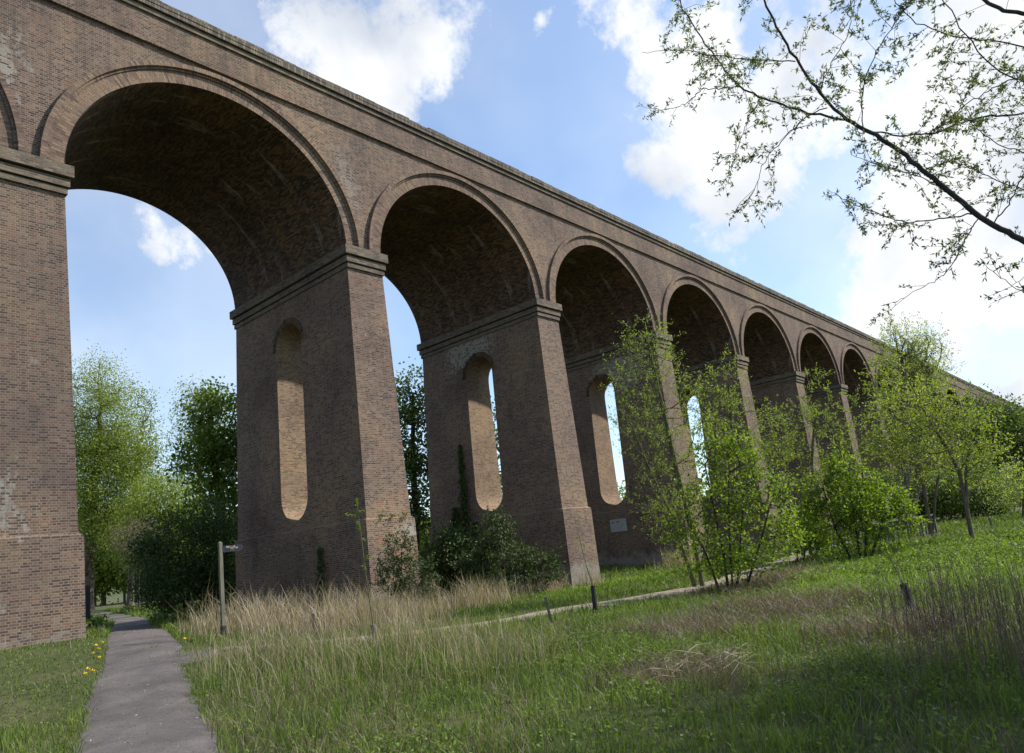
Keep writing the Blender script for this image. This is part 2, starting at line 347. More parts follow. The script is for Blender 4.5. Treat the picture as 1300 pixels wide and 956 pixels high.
M['plaque_ink'] = simple('plaque_ink', (.10,.12,.16), (.16,.19,.24), 9, .7)
M['sign_orange'] = simple('sign_orange', (.6,.25,.1), (.7,.33,.15), 9, .6)
M['sign_white'] = simple('sign_white', (.55,.5,.5), (.7,.65,.65), 9, .6)
M['sign_green'] = simple('sign_green', (.05,.16,.11), (.08,.2,.14), 9, .6)
M['yellow'] = simple('dandelion_yellow', (.75,.5,.02), (.85,.65,.03), 30, .6)

# ------------------------------------------------------------------ ground
def gz(X, Y):
    X = np.asarray(X, float); Y = np.asarray(Y, float)
    sy = np.where(Y < 20, 9., 16.)
    z = -1.66 + .62*np.exp(-((X-5)/6.)**2 - ((Y-20)/sy)**2)
    z = z - .40*np.exp(-((X-27)/8.)**2 - ((Y-20)/5.)**2)
    z = z + .045*np.sin(X*.9+1.3*np.sin(Y*.5)) * np.cos(Y*.8+X*.21)
    z = z + np.where(Y > 60, (Y-60)*.004, 0)
    return z
def gp(px, py):
    """point of the ground seen at a place in the photograph"""
    v = CR*(px-CX)/FOC - CU*(py-CY)/FOC + CF; z = -1.6
    for _ in range(30):
        t = z/v[2]; z = float(gz(v[0]*t, v[1]*t))
    t = z/v[2]; return np.array([v[0]*t, v[1]*t, z])
def at(px, py, depth): return (CR*(px-CX)/FOC - CU*(py-CY)/FOC + CF)*depth
def onground(px, py, depth):
    p = at(px, py, depth); p[2] = float(gz(p[0], p[1])); return p
def axis(lo, hi, a, b, st):
    return np.concatenate([[lo, lo*.5, lo*.25] if lo < a*3 or True else [], np.arange(a, b+st, st), [hi*.12, hi*.25, hi*.5, hi]])
xs = np.concatenate([[-2500,-900,-350,-140,-60,-25], np.arange(-12, 70, .5), np.arange(70, 160, 4), [180,230,320,600,1200,3000]])
ys = np.concatenate([[-2500,-900,-300,-100,-40,-20], np.arange(-10, 45, .5), np.arange(45, 120, 4), [130,180,300,600,1200,3000]])
GX, GY = np.meshgrid(xs, ys, indexing='ij'); GZ = gz(GX, GY)
mb = MB(); nx, ny = len(xs), len(ys)
I = np.arange(nx*ny).reshape(nx, ny)
F = np.stack([I[:-1, :-1], I[1:, :-1], I[1:, 1:], I[:-1, 1:]], -1).reshape(-1, 4)
mb.add(np.stack([GX, GY, GZ], -1).reshape(-1, 3), F)
m, nt = newmat('ground_soil'); geo = nt.nodes.new('ShaderNodeNewGeometry'); pos = geo.outputs['Position']
c = ramp(nt, [(.3, (.035,.045,.014)), (.5, (.07,.085,.025)), (.68, (.13,.11,.06))], noise(nt, pos, .45, 8, .7))
c = mixc(nt, 1., c, ramp(nt, [(.3, (.55,.55,.55)), (.7, (1.3,1.3,1.3))], noise(nt, pos, 9, 5, .7)), 'MULTIPLY')
out(nt, c, .98, noise(nt, pos, 6, 8, .75), 1., .08)
M['soil'] = m
mb.obj('ground', m, smooth=True)['kind'] = 'structure'
def ribbon(name, pts, widths, mat, lift, seg=.5, rag=0.):
    pts = np.array(pts, float); d = np.concatenate([[0], np.cumsum(np.linalg.norm(np.diff(pts, axis=0), axis=1))])
    t = np.arange(0, d[-1], seg); P = np.stack([np.interp(t, d, pts[:, i]) for i in (0, 1)], 1); W = np.interp(t, d, widths)
    for _ in range(6): P[1:-1] = (P[:-2]+P[1:-1]*2+P[2:])/4
    T = unit(np.gradient(P, axis=0)); Nn = np.stack([-T[:, 1], T[:, 0]], 1); K = 7; rg = np.random.default_rng(3)
    V = []
    for k in range(K):
        s = (k/(K-1)-.5); off = W*s + (rg.normal(0, rag, len(t)) if k in (0, K-1) else 0)
        Q = P + Nn*off[:, None]; z = gz(Q[:, 0], Q[:, 1]) + lift - (.03 if k in (0, K-1) else 0)
        V.append(np.column_stack([Q, z]))
    V = np.stack(V, 1); n = len(t); I = np.arange(n*K).reshape(n, K)
    F = np.stack([I[:-1, :-1], I[:-1, 1:], I[1:, 1:], I[1:, :-1]], -1).reshape(-1, 4)[:, ::-1]
    mb = MB(); mb.add(V.reshape(-1, 3), F); o = mb.obj(name, mat, smooth=True); o['kind'] = 'structure'; return P, W
m, nt = newmat('asphalt'); geo = nt.nodes.new('ShaderNodeNewGeometry'); pos = geo.outputs['Position']
c = ramp(nt, [(.32, (.06,.053,.052)), (.5, (.10,.088,.085)), (.68, (.15,.13,.125))], noise(nt, pos, 1.0, 9, .75))
c = mixc(nt, 1., c, ramp(nt, [(.35, (.75,.75,.75)), (.65, (1.25,1.25,1.25))], noise(nt, pos, 60, 2, .6)), 'MULTIPLY')
vo_ = nt.nodes.new('ShaderNodeTexVoronoi'); vo_.feature = 'DISTANCE_TO_EDGE'; vo_.inputs['Scale'].default_value = 1.1
wv = nt.nodes.new('ShaderNodeVectorMath'); wv.operation = 'ADD'; nt.links.new(pos, wv.inputs[0]); nn_ = nt.nodes.new('ShaderNodeTexNoise'); nn_.inputs['Scale'].default_value = 3; nn_.inputs['Detail'].default_value = 6; nt.links.new(pos, nn_.inputs['Vector']); nt.links.new(nn_.outputs['Color'], wv.inputs[1]); nt.links.new(wv.outputs[0], vo_.inputs['Vector'])
c = mixc(nt, mrange(nt, vo_.outputs['Distance'], .0, .012, .55, 0), c, (.04,.036,.034))
c = mixc(nt, mrange(nt, noise(nt, pos, 2.2, 8, .75), .56, .68, 0, .55), c, (.15,.13,.105))
c = mixc(nt, mrange(nt, noise(nt, pos, 22, 4, .8), .64, .70, 0, .7), c, (.19,.165,.13))
out(nt, c, .9, noise(nt, pos, 70, 3, .7), .8, .02)
M['asphalt'] = m
m, nt = newmat('gravel_track'); geo = nt.nodes.new('ShaderNodeNewGeometry'); pos = geo.outputs['Position']
c = ramp(nt, [(.3, (.16,.13,.10)), (.7, (.30,.26,.20))], noise(nt, pos, 2.5, 8, .7))
c = mixc(nt, 1., c, ramp(nt, [(.35, (.7,.7,.7)), (.65, (1.3,1.3,1.3))], noise(nt, pos, 45, 3, .7)), 'MULTIPLY')
out(nt, c, .95, noise(nt, pos, 50, 4, .7), .8, .03)
M['gravel'] = m
a0, a1, a2, a3 = gp(176, 867), gp(165, 797), gp(150, 786), gp(112, 777)
PATH1 = [(a0+(a0-a1)*1.2)[:2], a0[:2], gp(185, 825)[:2], a1[:2], (a1+(gp(168,790)-a1)*1.)[:2], gp(140,782)[:2], gp(96, 776)[:2], gp(40,772)[:2]]
P1, W1 = ribbon('path', PATH1, [1.25,1.25,1.3,1.55,1.6,1.8,2.,2.], M['asphalt'], .035, .4, .02)
ribbon('path', [gp(176, 846)[:2], gp(215, 840)[:2], gp(250, 831)[:2], gp(282, 826)[:2]], [1.5, 1.5, .9, .5], M['asphalt'], .031, .2, .03)
PATH2 = [gp(282, 826)[:2], gp(300, 825)[:2], gp(330, 822)[:2], gp(430, 815)[:2], gp(540, 804)[:2], gp(620, 792)[:2], gp(700, 777)[:2], gp(770, 768)[:2], gp(830, 759)[:2], gp(880, 748)[:2], gp(950, 728)[:2], gp(1010, 707)[:2], gp(1060, 694)[:2], gp(1100, 684)[:2]]
P2, W2 = ribbon('gravel_path', PATH2, [.4,.4,.35,.5,.8,1.15,1.2,1.3,1.3,1.3,1.4,1.4,1.4,1.4], M['gravel'], .035, .4, .06)

# ------------------------------------------------------------------ viaduct
P_, X0, ZS, RX, RZ, YF, YB = 10.3, 5.2046, 10.95, 4.39, 3.95, 19.70, 27.62
ZSTR, ZTOP = 15.64, 17.1
YM = (YF+YB)/2
I0, I1 = -2, 26
via = empty('viaduct', (X0, YF, 0), 'long brown brick railway viaduct marching across the whole view on tall pierced piers', 'viaduct')
VL = np.array([X0, YF, 0.])
def vo(mb, name, mat, parent=via, smooth=False):
    # children sit at their own origin so the whole viaduct moves with its root
    o = mb.obj(name, mat, smooth=smooth); o.parent = parent; o.matrix_parent_inverse = Matrix.Identity(4)
    w = Vector((0, 0, 0)); q = parent
    while q is not None: w += q.location; q = q.parent
    o.location = -w
    return o
BX, BY = .0201, .0312
def hwx(z): return .76 + BX*(10.2-z)
def yfr(z): return YF - BY*(10.2-z)+.0
def ybk(z): return YB + BY*(10.2-z)
def pier(i):
    c = X0 + i*P_; mb = MB()
    # slot outline (arched head, rounded foot), counter clockwise in (Y, Z)
    r = .88; zt, zb = 8.35, 2.62; n = 16
    hole = [(YM + r*math.cos(a), zt + r*math.sin(a)) for a in np.linspace(0, math.pi, n)] + [(YM - r, z) for z in np.linspace(zt, zb, 8)[1:-1]]
    hole += [(YM + r*math.cos(a), zb + r*math.sin(a)) for a in np.linspace(math.pi, 2*math.pi, n)] + [(YM + r, z) for z in np.linspace(zb, zt, 8)[1:-1]]
    z0, z1 = 1.40, 10.2
    outer = []
    for (y, z) in hole:
        dy, dz = y-YM, z-(5.5)
        if z >= zt:
            a = math.atan2(z-zt, dy); f = a/math.pi
            # head: spread along the top edge
            outer.append((ybk(z1) + (yfr(z1)-ybk(z1))*f, z1))
        elif z <= zb:
            f = (math.atan2(z-zb, dy) % (2*math.pi) - math.pi)/math.pi if z < zb else (0 if dy < 0 else 1)
            outer.append((yfr(z0) + (ybk(z0)-yfr(z0))*f, z0))
        else:
            zz = z0 + (z-zb)/(zt-zb)*(z1-z0)
            outer.append((ybk(zz), zz) if dy > 0 else (yfr(zz), zz))
    # (YM + r cos) starts on the back side: dy>0 is the far side
    k = len(hole)
    for s in (-1, 1):
        Vh = [(c + s*hwx(z), y, z) for y, z in hole]; Vo = [(c + s*hwx(z), y, z) for y, z in outer]
        F = []; V = Vh+Vo
        for a in range(k):
            b = (a+1) % k; q = (a, b, k+b, k+a); F.append(q if s < 0 else q[::-1])
        mb.add(V, F, [(V[j][1]*1., V[j][2]) for q in F for j in q])
    arc = np.concatenate([[0], np.cumsum([math.dist(hole[a], hole[(a+1) % k]) for a in range(k)])])
    sl = MB()
    for a in range(k):
        b = (a+1) % k
        p = [(c-hwx(hole[a][1]), *hole[a]), (c+hwx(hole[a][1]), *hole[a]), (c+hwx(hole[b][1]), *hole[b]), (c-hwx(hole[b][1]), *hole[b])]
        straight = abs(hole[a][0]-hole[b][0]) < 1e-6
        if straight: uv = [(q[0], q[2]) for q in p]
        else: uv = [(q[0], v) for q, v in zip(p, (arc[a], arc[a], arc[a+1], arc[a+1]))]
        sl.quad(*p, uv=uv)
    for yf, s in ((yfr, 1), (ybk, -1)):
        p = [(c-hwx(z0), yf(z0), z0), (c+hwx(z0), yf(z0), z0), (c+hwx(z1), yf(z1), z1), (c-hwx(z1), yf(z1), z1)]
        if s < 0: p = p[::-1]
        mb.quad(*p, uv=[(q[0], q[2]) for q in p])
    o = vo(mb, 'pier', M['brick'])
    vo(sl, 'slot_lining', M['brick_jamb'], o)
    # plinth
    mb = MB(); e = .09; zb_ = -3.2
    def ring(z, e):
        w = hwx(1.4) if z < 1.4 else hwx(z); f_, b_ = (yfr(1.4)-.012*(1.4-z), ybk(1.4)+.012*(1.4-z)) if z < 1.4 else (yfr(z), ybk(z))
        return [(c-w-e, f_-e, z), (c+w+e, f_-e, z), (c+w+e, b_+e, z), (c-w-e, b_+e, z)]
    A, B, T = ring(zb_, e+.02), ring(1.36, e), ring(1.42, .0)
    for k4 in range(4):
        j = (k4+1) % 4
        for p in ((A[k4], A[j], B[j], B[k4]), (B[k4], B[j], T[j], T[k4])): mb.quad(*p, uv=boxuv(p, [(0, 1, 2, 3)]))
    pl = vo(mb, 'plinth', M['brick'], o)
    # impost: three oversailing courses, wrapped round the pier head
    mb = MB()
    for (za, zb2, e) in ((10.17, 10.325, .045), (10.365, 10.575, .09), (10.625, 10.945, .165)):
        mb.box((c-.76-e, YF-e-.03, za), (c+.76+e, YB+e+.03, zb2))
    mb.box((c-.757, YF+.004, 10.19), (c+.757, YB-.004, 10.93))
    vo(mb, 'impost', M['brick_pale'], o)
    # ring of headers round the slot head
    n = 20
    for s in (-1, 1):
        mb = MB()
        for a0_, a1_ in zip(np.linspace(0, math.pi, n)[:-1], np.linspace(0, math.pi, n)[1:]):
            q = []
            for (a, rr) in ((a0_, r), (a1_, r), (a1_, r+.24), (a0_, r+.24)):
                y, z = YM+rr*math.cos(a), zt+rr*math.sin(a); q.append((c+s*(hwx(z)+.012), y, z))
            uvq = [(0, a0_*r), (0, a1_*r), (.24, a1_*r), (.24, a0_*r)]
            if s > 0: q = q[::-1]; uvq = uvq[::-1]
            mb.quad(*q, uv=uvq)
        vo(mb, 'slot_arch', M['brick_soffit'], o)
    return o
piers = {i: pier(i) for i in range(I0, I1+1)}
# arches
NA = 56
th = np.linspace(0, math.pi, NA)
def ell(off): return (RX+off)*np.cos(th), ZS + (RZ+off)*np.sin(th)
ex, ez = ell(0); arcs = np.concatenate([[0], np.cumsum(np.hypot(np.diff(ex), np.diff(ez)))])
for i in range(I0, I1):
    c = X0 + (i+.5)*P_
    mb = MB()
    V = np.concatenate([np.column_stack([c+ex, np.full(NA, YF-.03), ez]), np.column_stack([c+ex, np.full(NA, YB+.03), ez])])
    k = np.arange(NA-1); F = np.stack([k, k+1, k+1+NA, k+NA], 1)
    UV = np.stack([np.stack([np.full(NA-1, YF), arcs[:-1]], 1), np.stack([np.full(NA-1, YF), arcs[1:]], 1), np.stack([np.full(NA-1, YB), arcs[1:]], 1), np.stack([np.full(NA-1, YB), arcs[:-1]], 1)], 1)
    mb.add(V, F, UV.reshape(-1, 2))
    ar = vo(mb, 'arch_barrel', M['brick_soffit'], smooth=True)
    def band(mb, r0, r1, proud, sides=(0, 1)):
        for side, y0 in [((1, YF), (-1, YB))[q] for q in sides]:
            y = y0 - side*proud
            xa, za = ell(r0); xb, zb = ell(r1)
            V = np.concatenate([np.column_stack([c+xa, np.full(NA, y), za]), np.column_stack([c+xb, np.full(NA, y), zb])])
            F = np.stack([k, k+1, k+1+NA, k+NA], 1); F = F if side > 0 else F[:, ::-1]
            UVv = np.concatenate([np.stack([np.full(NA, r0), arcs], 1), np.stack([np.full(NA, r1), arcs], 1)])
            mb.add(V, F, UVv[F].reshape(-1, 2))
            for rr, (xx, zz), flip in ((r0, (xa, za), 1), (r1, (xb, zb), -1)):
                if rr == 0: continue
                V = np.concatenate([np.column_stack([c+xx, np.full(NA, y), zz]), np.column_stack([c+xx, np.full(NA, y0), zz])])
                F2 = np.stack([k, k+1, k+1+NA, k+NA], 1); F2 = F2 if flip*side > 0 else F2[:, ::-1]
                UVv = np.concatenate([np.stack([np.full(NA, 0), arcs], 1), np.stack([np.full(NA, .12), arcs], 1)])
                mb.add(V, F2, UVv[F2].reshape(-1, 2))
    for q in ((0,), (1,)):
        mb = MB(); band(mb, 0, .385, .012, q); vo(mb, 'arch_ring', M['brick_ring'], ar)
        mb = MB(); band(mb, .385, .45, .06, q); band(mb, .45, .60, .14, q); vo(mb, 'hood_mould', M['brick_ring'], ar)
# spandrel walls, front and back
for y, s in ((YF, 1), (YB, -1)):
    mb = MB()
    for i in range(I0, I1+1):
        c = X0 + i*P_
        p = [(c-.76, y, ZS-.4), (c+.76, y, ZS-.4), (c+.76, y, ZSTR), (c-.76, y, ZSTR)]
        if s < 0: p = p[::-1]
        mb.quad(*p, uv=[(q[0], q[2]) for q in p])
        if i < I1:
            cc = c + P_/2; k = np.arange(NA-1)
            V = np.concatenate([np.column_stack([cc+ex, np.full(NA, y), ez]), np.column_stack([cc+ex, np.full(NA, y), np.full(NA, ZSTR)])])
            F = np.stack([k, k+1, k+1+NA, k+NA], 1); F = F if s > 0 else F[:, ::-1]
            mb.add(V, F, V[F][..., [0, 2]].reshape(-1, 2))
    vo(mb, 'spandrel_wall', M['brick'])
XA, XB = X0+I0*P_-.8, X0+I1*P_+.8
for a, s in ((YF, 1), (YB, -1)):
    mb = MB(); lo, hi = (a-.06, a+.5) if s > 0 else (a-.5, a+.06)
    mb.longbox((XA, lo, ZSTR+.15), (XB, hi, 16.70))
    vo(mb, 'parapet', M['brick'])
mb = MB(); mb.longbox((XA, YF+.5, ZSTR-.05), (XB, YB-.5, ZSTR+.3)); vo(mb, 'deck', M['gravel'])
for a, s in ((YF, 1), (YB, -1)):
    for nm, mt, z0, z1, e in (('string_course', 'brick', ZSTR+.002, ZSTR+.16, .10), ('cornice', 'brick_pale', 16.62, 16.77, .12)):
        lo, hi = (a-e, a+.3) if s > 0 else (a-.3, a+e)
        mb = MB(); mb.longbox((XA, lo, z0), (XB, hi, z1)); vo(mb, nm, M[mt])
rg = np.random.default_rng(5)
for a, s in ((YF, 1), (YB, -1)):
    mb = MB(); x = XA; lo, hi = (a-.19, a+.3) if s > 0 else (a-.3, a+.19)
    mb.longbox((XA, lo, 16.80), (XB, hi, 16.96)); 
    while x < XB:   # coping of bricks on edge, a little uneven, some knocked off
        w = rg.uniform(.3, .9) if x < 70 else 3.
        dz = rg.normal(0, .012) - (.05 if rg.random() < .07 else 0) if x < 70 else 0
        mb.box((x, lo+(-.012 if s > 0 else .012)+rg.normal(0, .006), 16.94), (x+w-.002, hi, ZTOP+dz)); x += w
    vo(mb, 'coping', M['brick_cope'])
    mb = MB(); mb.longbox((XA, lo+.14 if s > 0 else lo, 16.765), (XB, hi if s > 0 else hi-.14, 16.805)); vo(mb, 'cornice', M['brick_soffit'])
# notice plate on the third pier's side
c3 = X0+3*P_; fx = c3-hwx(.6)-.09-.035
mb = MB(); mb.box((fx, 22.95, .22), (fx+.034, 24.05, .92))
plq = vo(mb, 'notice_plate', M['plaque'], piers[3]); plq['label'] = 'small pale grey notice plate fixed below the slot'
for (y0, y1, z0, z1) in ((23.4,23.6,.72,.82),(23.78,23.92,.70,.80)):
    mb = MB(); mb.box((fx-.005, y0, z0), (fx-.001, y1, z1)); o = mb.obj('mark', M['plaque_ink']); o.parent = plq; o.location = (0, 0, 0)

# ------------------------------------------------------------------ trees
def tree(name, label, cat, base, trunk, r0, lobes, ncl, leaf, lmat, bmat, seed=1, leaves=26, spread=.32, group=None, llen=.1, lwid=.045,
         twig=0, twl=.6, droop=0., up=.0, stems=None, extra_trunk=0, shell=.35, sides=5):
    """trunk polyline + limbs that reach for points spread in the crown's lobes; leaves round every tip"""
    rng = np.random.default_rng(seed); base = np.array(base, float)
    nodes = [np.array(p, float) for p in trunk[0]]; par = [-1]+list(range(len(nodes)-1))
    for tr in trunk[1:]:
        st = len(nodes); nodes += [np.array(p, float) for p in tr]; par += [-1]+list(range(st, st+len(tr)-1))
    # resample trunk
    nn, pp = [], []
    mp = {}
    for i, p in enumerate(nodes):
        if par[i] < 0: nn.append(p); pp.append(-1); mp[i] = len(nn)-1
        else:
            a = nodes[par[i]]; k = max(1, int(np.linalg.norm(p-a)/.8)); last = mp[par[i]]
            for t in range(1, k+1):
                q = a+(p-a)*t/k + (rng.normal(0, .02*r0*10, 3) if t < k else 0); nn.append(q); pp.append(last); last = len(nn)-1
            mp[i] = last
    ntrunk = len(nn)
    C = []
    for (cen, rad, w) in lobes:
        n = max(3, int(ncl*w)); d = unit(rng.normal(0, 1, (n, 3))); rr = rng.uniform(shell, 1, n)**.6
        C.append(np.array(cen) + d*rr[:, None]*np.array(rad)*rng.uniform(.85, 1.12, (n, 1)))
    C = np.concatenate(C)
    C = C[C[:, 2] > gz(C[:, 0], C[:, 1])+.1]
    T = np.array(nn); dist = np.min(np.linalg.norm(C[:, None]-T[None], axis=2), axis=1); C = C[np.argsort(dist)]
    NN = np.zeros((len(nn)+3*len(C), 3)); NN[:len(nn)] = nn; cnt = len(nn); par = list(pp); tips = []
    dr = np.zeros(len(NN)); 
    for i in range(1, len(nn)): dr[i] = 0
    for p in C:
        v = NN[:cnt]-p; dd = np.linalg.norm(v, axis=1) + .35*dr[:cnt] + .8*np.maximum(0, v[:, 2])   # prefers limbs below the tip
        j = int(dd.argmin()); a = NN[j]; l = np.linalg.norm(p-a)
        k = 1 if l < .5 else (2 if l < 1.6 else 3); last = j
        for t in range(1, k+1):
            f = t/k; q = a+(p-a)*f + np.array([0, 0, -.10*l*math.sin(math.pi*f)]) + (rng.normal(0, .05*l, 3) if t < k else 0)
            NN[cnt] = q; dr[cnt] = dr[last]+l/k; par.append(last); last = cnt; cnt += 1
        tips.append(last)
    par = np.array(par); NN = NN[:cnt]; load = np.zeros(cnt); load[tips] = 1
    for i in range(cnt-1, -1, -1):
        if par[i] >= 0: load[par[i]] += load[i]
    rad = r0*np.maximum(load/load[0 if len(trunk) == 1 else np.where(par < 0)[0]].max(), 1e-4)**.5
    for i in range(ntrunk): rad[i] = max(rad[i], r0*.25)
    rad = np.maximum(rad, r0*.035)
    root = empty(name, base, label, cat, group)
    mb = MB(); e = np.where(par >= 0)[0]
    big = rad[e] > r0*.2
    fl = np.ones(cnt)
    for i in np.where(par < 0)[0]: fl[i] = 1.35
    for sel, sd in ((e[big], 8), (e[~big], 4)):
        tubes(mb, NN[par[sel]], NN[sel], np.minimum(rad[par[sel]], rad[sel]*1.3)*fl[par[sel]], rad[sel], sd)
    tips = np.array(tips); TP = NN[tips]; TD = unit(TP-NN[par[tips]])
    tk = mb; mb = MB()
    if twig:
        n = len(TP)*twig; src = np.repeat(TP, twig, 0); d = unit(np.repeat(TD, twig, 0)*.6 + rng.normal(0, .55, (n, 3)) + [0, 0, up-droop])
        l = twl*rng.uniform(.4, 1.2, n); end = src + d*l[:, None] + np.array([0, 0, -.15*droop])*l[:, None]
        tubes(tk, src, end, r0*.02+.002, .0015, 3)
        k = leaves; t = rng.uniform(.1, 1.05, (n, k, 1)); P = src[:, None]+(end-src)[:, None]*t + rng.normal(0, spread*.25, (n, k, 3))
        A = np.repeat(d[:, None]*.9, k, 1) + rng.normal(0, .5, (n, k, 3))
        add_leaves(mb, P.reshape(-1, 3), A.reshape(-1, 3), rng, llen, lwid)
    else:
        k = leaves; P = TP[:, None] + np.clip(rng.normal(0, spread, (len(TP), k, 3)), -2.2*spread, 2.2*spread)*[1, 1, .75]
        add_leaves(mb, P.reshape(-1, 3), rng.normal(0, 1, (len(TP)*k, 3))+[0, 0, -.3], rng, llen, lwid)
    o = tk.obj('trunk' if len(trunk) == 1 else 'stems', bmat, root, smooth=True, loc=None); o.location = -Vector(base)
    o = mb.obj('crown', lmat, root); o.location = -Vector(base)
    return root
def LB(depth, items, dz=1.0):
    """lobes given by where they stand: centre, half width, half height in frame units at a real distance"""
    L_ = []
    tot = sum(a[2]*a[3] for a in items)
    for (px, py, rx, ry) in items:
        c = at(px, py, depth); rxm, rym = rx*depth/FOC, ry*depth/FOC
        L_.append((c, (rxm*dz, rxm*dz, rym), rx*ry/tot))
    return L_
def TR(depth, pts):
    """trunk polyline; first point is dropped on to the ground"""
    P = [at(px, py, depth) for px, py in pts]; P[0] = onground(*pts[0], depth); P[0][2] -= .1
    return P
#TREES
def mktree(name, label, cat, depth, trunks, r0, lobes, ncl, lm, bm, **kw):
    T = [TR(depth, t) for t in trunks]
    b = T[0][0].copy(); b[2] += .1
    return tree(name, label, cat, b, T, r0, LB(depth, lobes), ncl, None, M[lm], M[bm], **kw)
far = dict(llen=.17, lwid=.075, leaves=115, spread=.66)
mktree('willow_tree', 'tallest pale green willow seen through the first arch, beside the left pier', 'tree', 56, [[(112,762),(112,690),(118,620),(128,560),(126,500)]], .42,
       [(124,525,42,72),(135,610,50,75),(105,590,40,80),(150,660,45,50),(165,580,30,50)], 620, 'leaf_willow', 'bark', seed=11, group='trees behind the first arch', **far)
mktree('willow_tree', 'thin-topped pale tree just right of the tallest willow under the first arch', 'tree', 64, [[(165,760),(168,690),(172,620),(176,560)]], .3,
       [(178,548,24,58),(172,620,34,60),(185,680,30,50)], 300, 'leaf_willow', 'bark', seed=12, group='trees behind the first arch', llen=.22, lwid=.11, leaves=26, spread=.5)
mktree('willow_tree', 'feathery pale tree rising behind the dark maple under the first arch', 'tree', 60, [[(248,762),(250,690),(253,600),(257,520)]], .3,
       [(256,525,34,52),(240,570,26,50),(262,600,42,60)], 330, 'leaf_willow_pale', 'bark', seed=13, group='trees behind the first arch', llen=.2, lwid=.1, leaves=24, spread=.5)
mktree('willow_tree', 'low yellow-green tree filling the gap below the sky under the first arch', 'tree', 52, [[(208,762),(208,700),(206,660)]], .22,
       [(205,655,42,52),(190,690,35,40),(232,680,34,50)], 320, 'leaf_willow', 'bark', seed=14, group='trees behind the first arch', **far)
mktree('maple_tree', 'dark leafy maple against the second pier under the first arch', 'tree', 36, [[(282,770),(286,700),(280,640),(270,580),(268,530)],], .24,
       [(280,540,42,55),(262,590,38,48),(300,600,36,60),(258,520,22,28),(286,650,44,40)], 420, 'leaf_mid2', 'bark_dark', seed=15, llen=.19, lwid=.14, leaves=26, spread=.36)
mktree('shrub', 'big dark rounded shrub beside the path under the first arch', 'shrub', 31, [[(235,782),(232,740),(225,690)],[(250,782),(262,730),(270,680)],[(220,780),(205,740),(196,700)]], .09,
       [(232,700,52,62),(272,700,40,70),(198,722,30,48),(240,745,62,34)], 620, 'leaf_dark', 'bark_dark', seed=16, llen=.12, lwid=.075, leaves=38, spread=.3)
mktree('shrub', 'small half-bare thorn bush on the verge left of the dark shrub', 'shrub', 48, [[(176,758),(176,725),(180,690)]], .08,
       [(180,692,32,34),(164,680,20,26)], 150, 'twig_leaf', 'bark', seed=17, llen=.1, lwid=.05, leaves=9, spread=.3, twig=3, twl=.7)
mktree('maple_tree', 'leafy tree filling the gap under the second arch', 'tree', 44, [[(528,765),(528,690),(526,620),(524,560),(524,500)]], .26,
       [(522,505,32,42),(530,560,38,52),(520,620,40,55),(532,690,42,55)], 430, 'leaf_mid', 'bark_dark', seed=18, llen=.22, lwid=.16, leaves=20, spread=.42)
mktree('maple_tree', 'tree seen through the slot of the third pier', 'tree', 58, [[(645,748),(645,650),(642,580)]], .3,
       [(645,590,40,85),(650,660,45,70)], 260, 'leaf_mid', 'bark_dark', seed=19, llen=.26, lwid=.18, leaves=22, spread=.5)
mktree('maple_tree', 'distant tree low in the slot of the fourth pier', 'tree', 92, [[(800,700),(800,650)]], .3,
       [(800,650,55,50),(850,640,45,45)], 260, 'leaf_willow', 'bark_dark', seed=20, llen=.34, lwid=.22, leaves=26, spread=.7)
# distant wood behind everything on the left: one mass
def wood(name, label, items, seed, mat):
    rng = np.random.default_rng(seed); mb = MB()
    for (px, py, rx, ry, depth) in items:
        c = at(px, py, depth); n = int(26*rx); R3 = np.array([rx, rx, ry])*depth/FOC
        d = unit(rng.normal(0, 1, (n, 3))); C = c + d*(rng.uniform(.3, 1, n)**.5)[:, None]*R3
        P = np.repeat(C, 12, 0)+rng.normal(0, .6, (n*12, 3)); P = P[P[:, 2] > gz(P[:, 0], P[:, 1])]
        add_leaves(mb, P, rng.normal(0, 1, (len(P), 3)), rng, .42, .26)
        b = onground(px, py, depth)
        for _ in range(4):
            q = b + rng.normal(0, .25*R3[0], 3)*[1, 1, 0]; tubes(mb, [q-[0, 0, .3]], [np.array([q[0], q[1], c[2]])], .16, .07, 5, 1)
    o = mb.obj(name, [M[mat], M['bark']]); setp(o, label, 'woodland', kind='stuff')
wood('far_wood', 'distant green woodland closing the view behind the first arch', [(x, 700+6*math.sin(x), 40, 48, 82) for x in range(60, 340, 34)] + [(x, 700, 45, 40, 90) for x in range(480, 680, 40)], 5, 'leaf_willow')
# young willows in front of the piers
wil = dict(twig=3, twl=.55, leaves=9, llen=.085, lwid=.026, spread=.12, up=.35)
G1 = 'young trees in front of the piers'
mktree('young_willow', 'slender young willow whose leaning stem crosses the fourth pier', 'tree', 20.5, [[(893,752),(888,720),(872,650),(858,590),(842,520),(826,450),(820,415)],[(884,752),(856,660),(822,590),(802,540)]], .06,
       [(822,435,26,45),(800,480,30,38),(842,480,36,50),(815,540,42,46),(850,560,36,52),(838,620,44,48),(858,675,30,40),(880,520,24,44)], 270, 'leaf_willow', 'bark_green', seed=31, group=G1, **wil)
mktree('young_willow', 'airy willow standing in front of the fifth pier', 'tree', 26, [[(948,740),(944,690),(938,620),(930,560),(925,490)],[(952,740),(968,660),(985,590)]], .06,
       [(922,488,28,42),(900,520,34,44),(940,545,36,52),(905,590,36,48),(968,590,32,56),(985,545,22,36)], 210, 'leaf_willow', 'bark_green', seed=32, group=G1, **{**wil, 'llen': .1, 'lwid': .034})
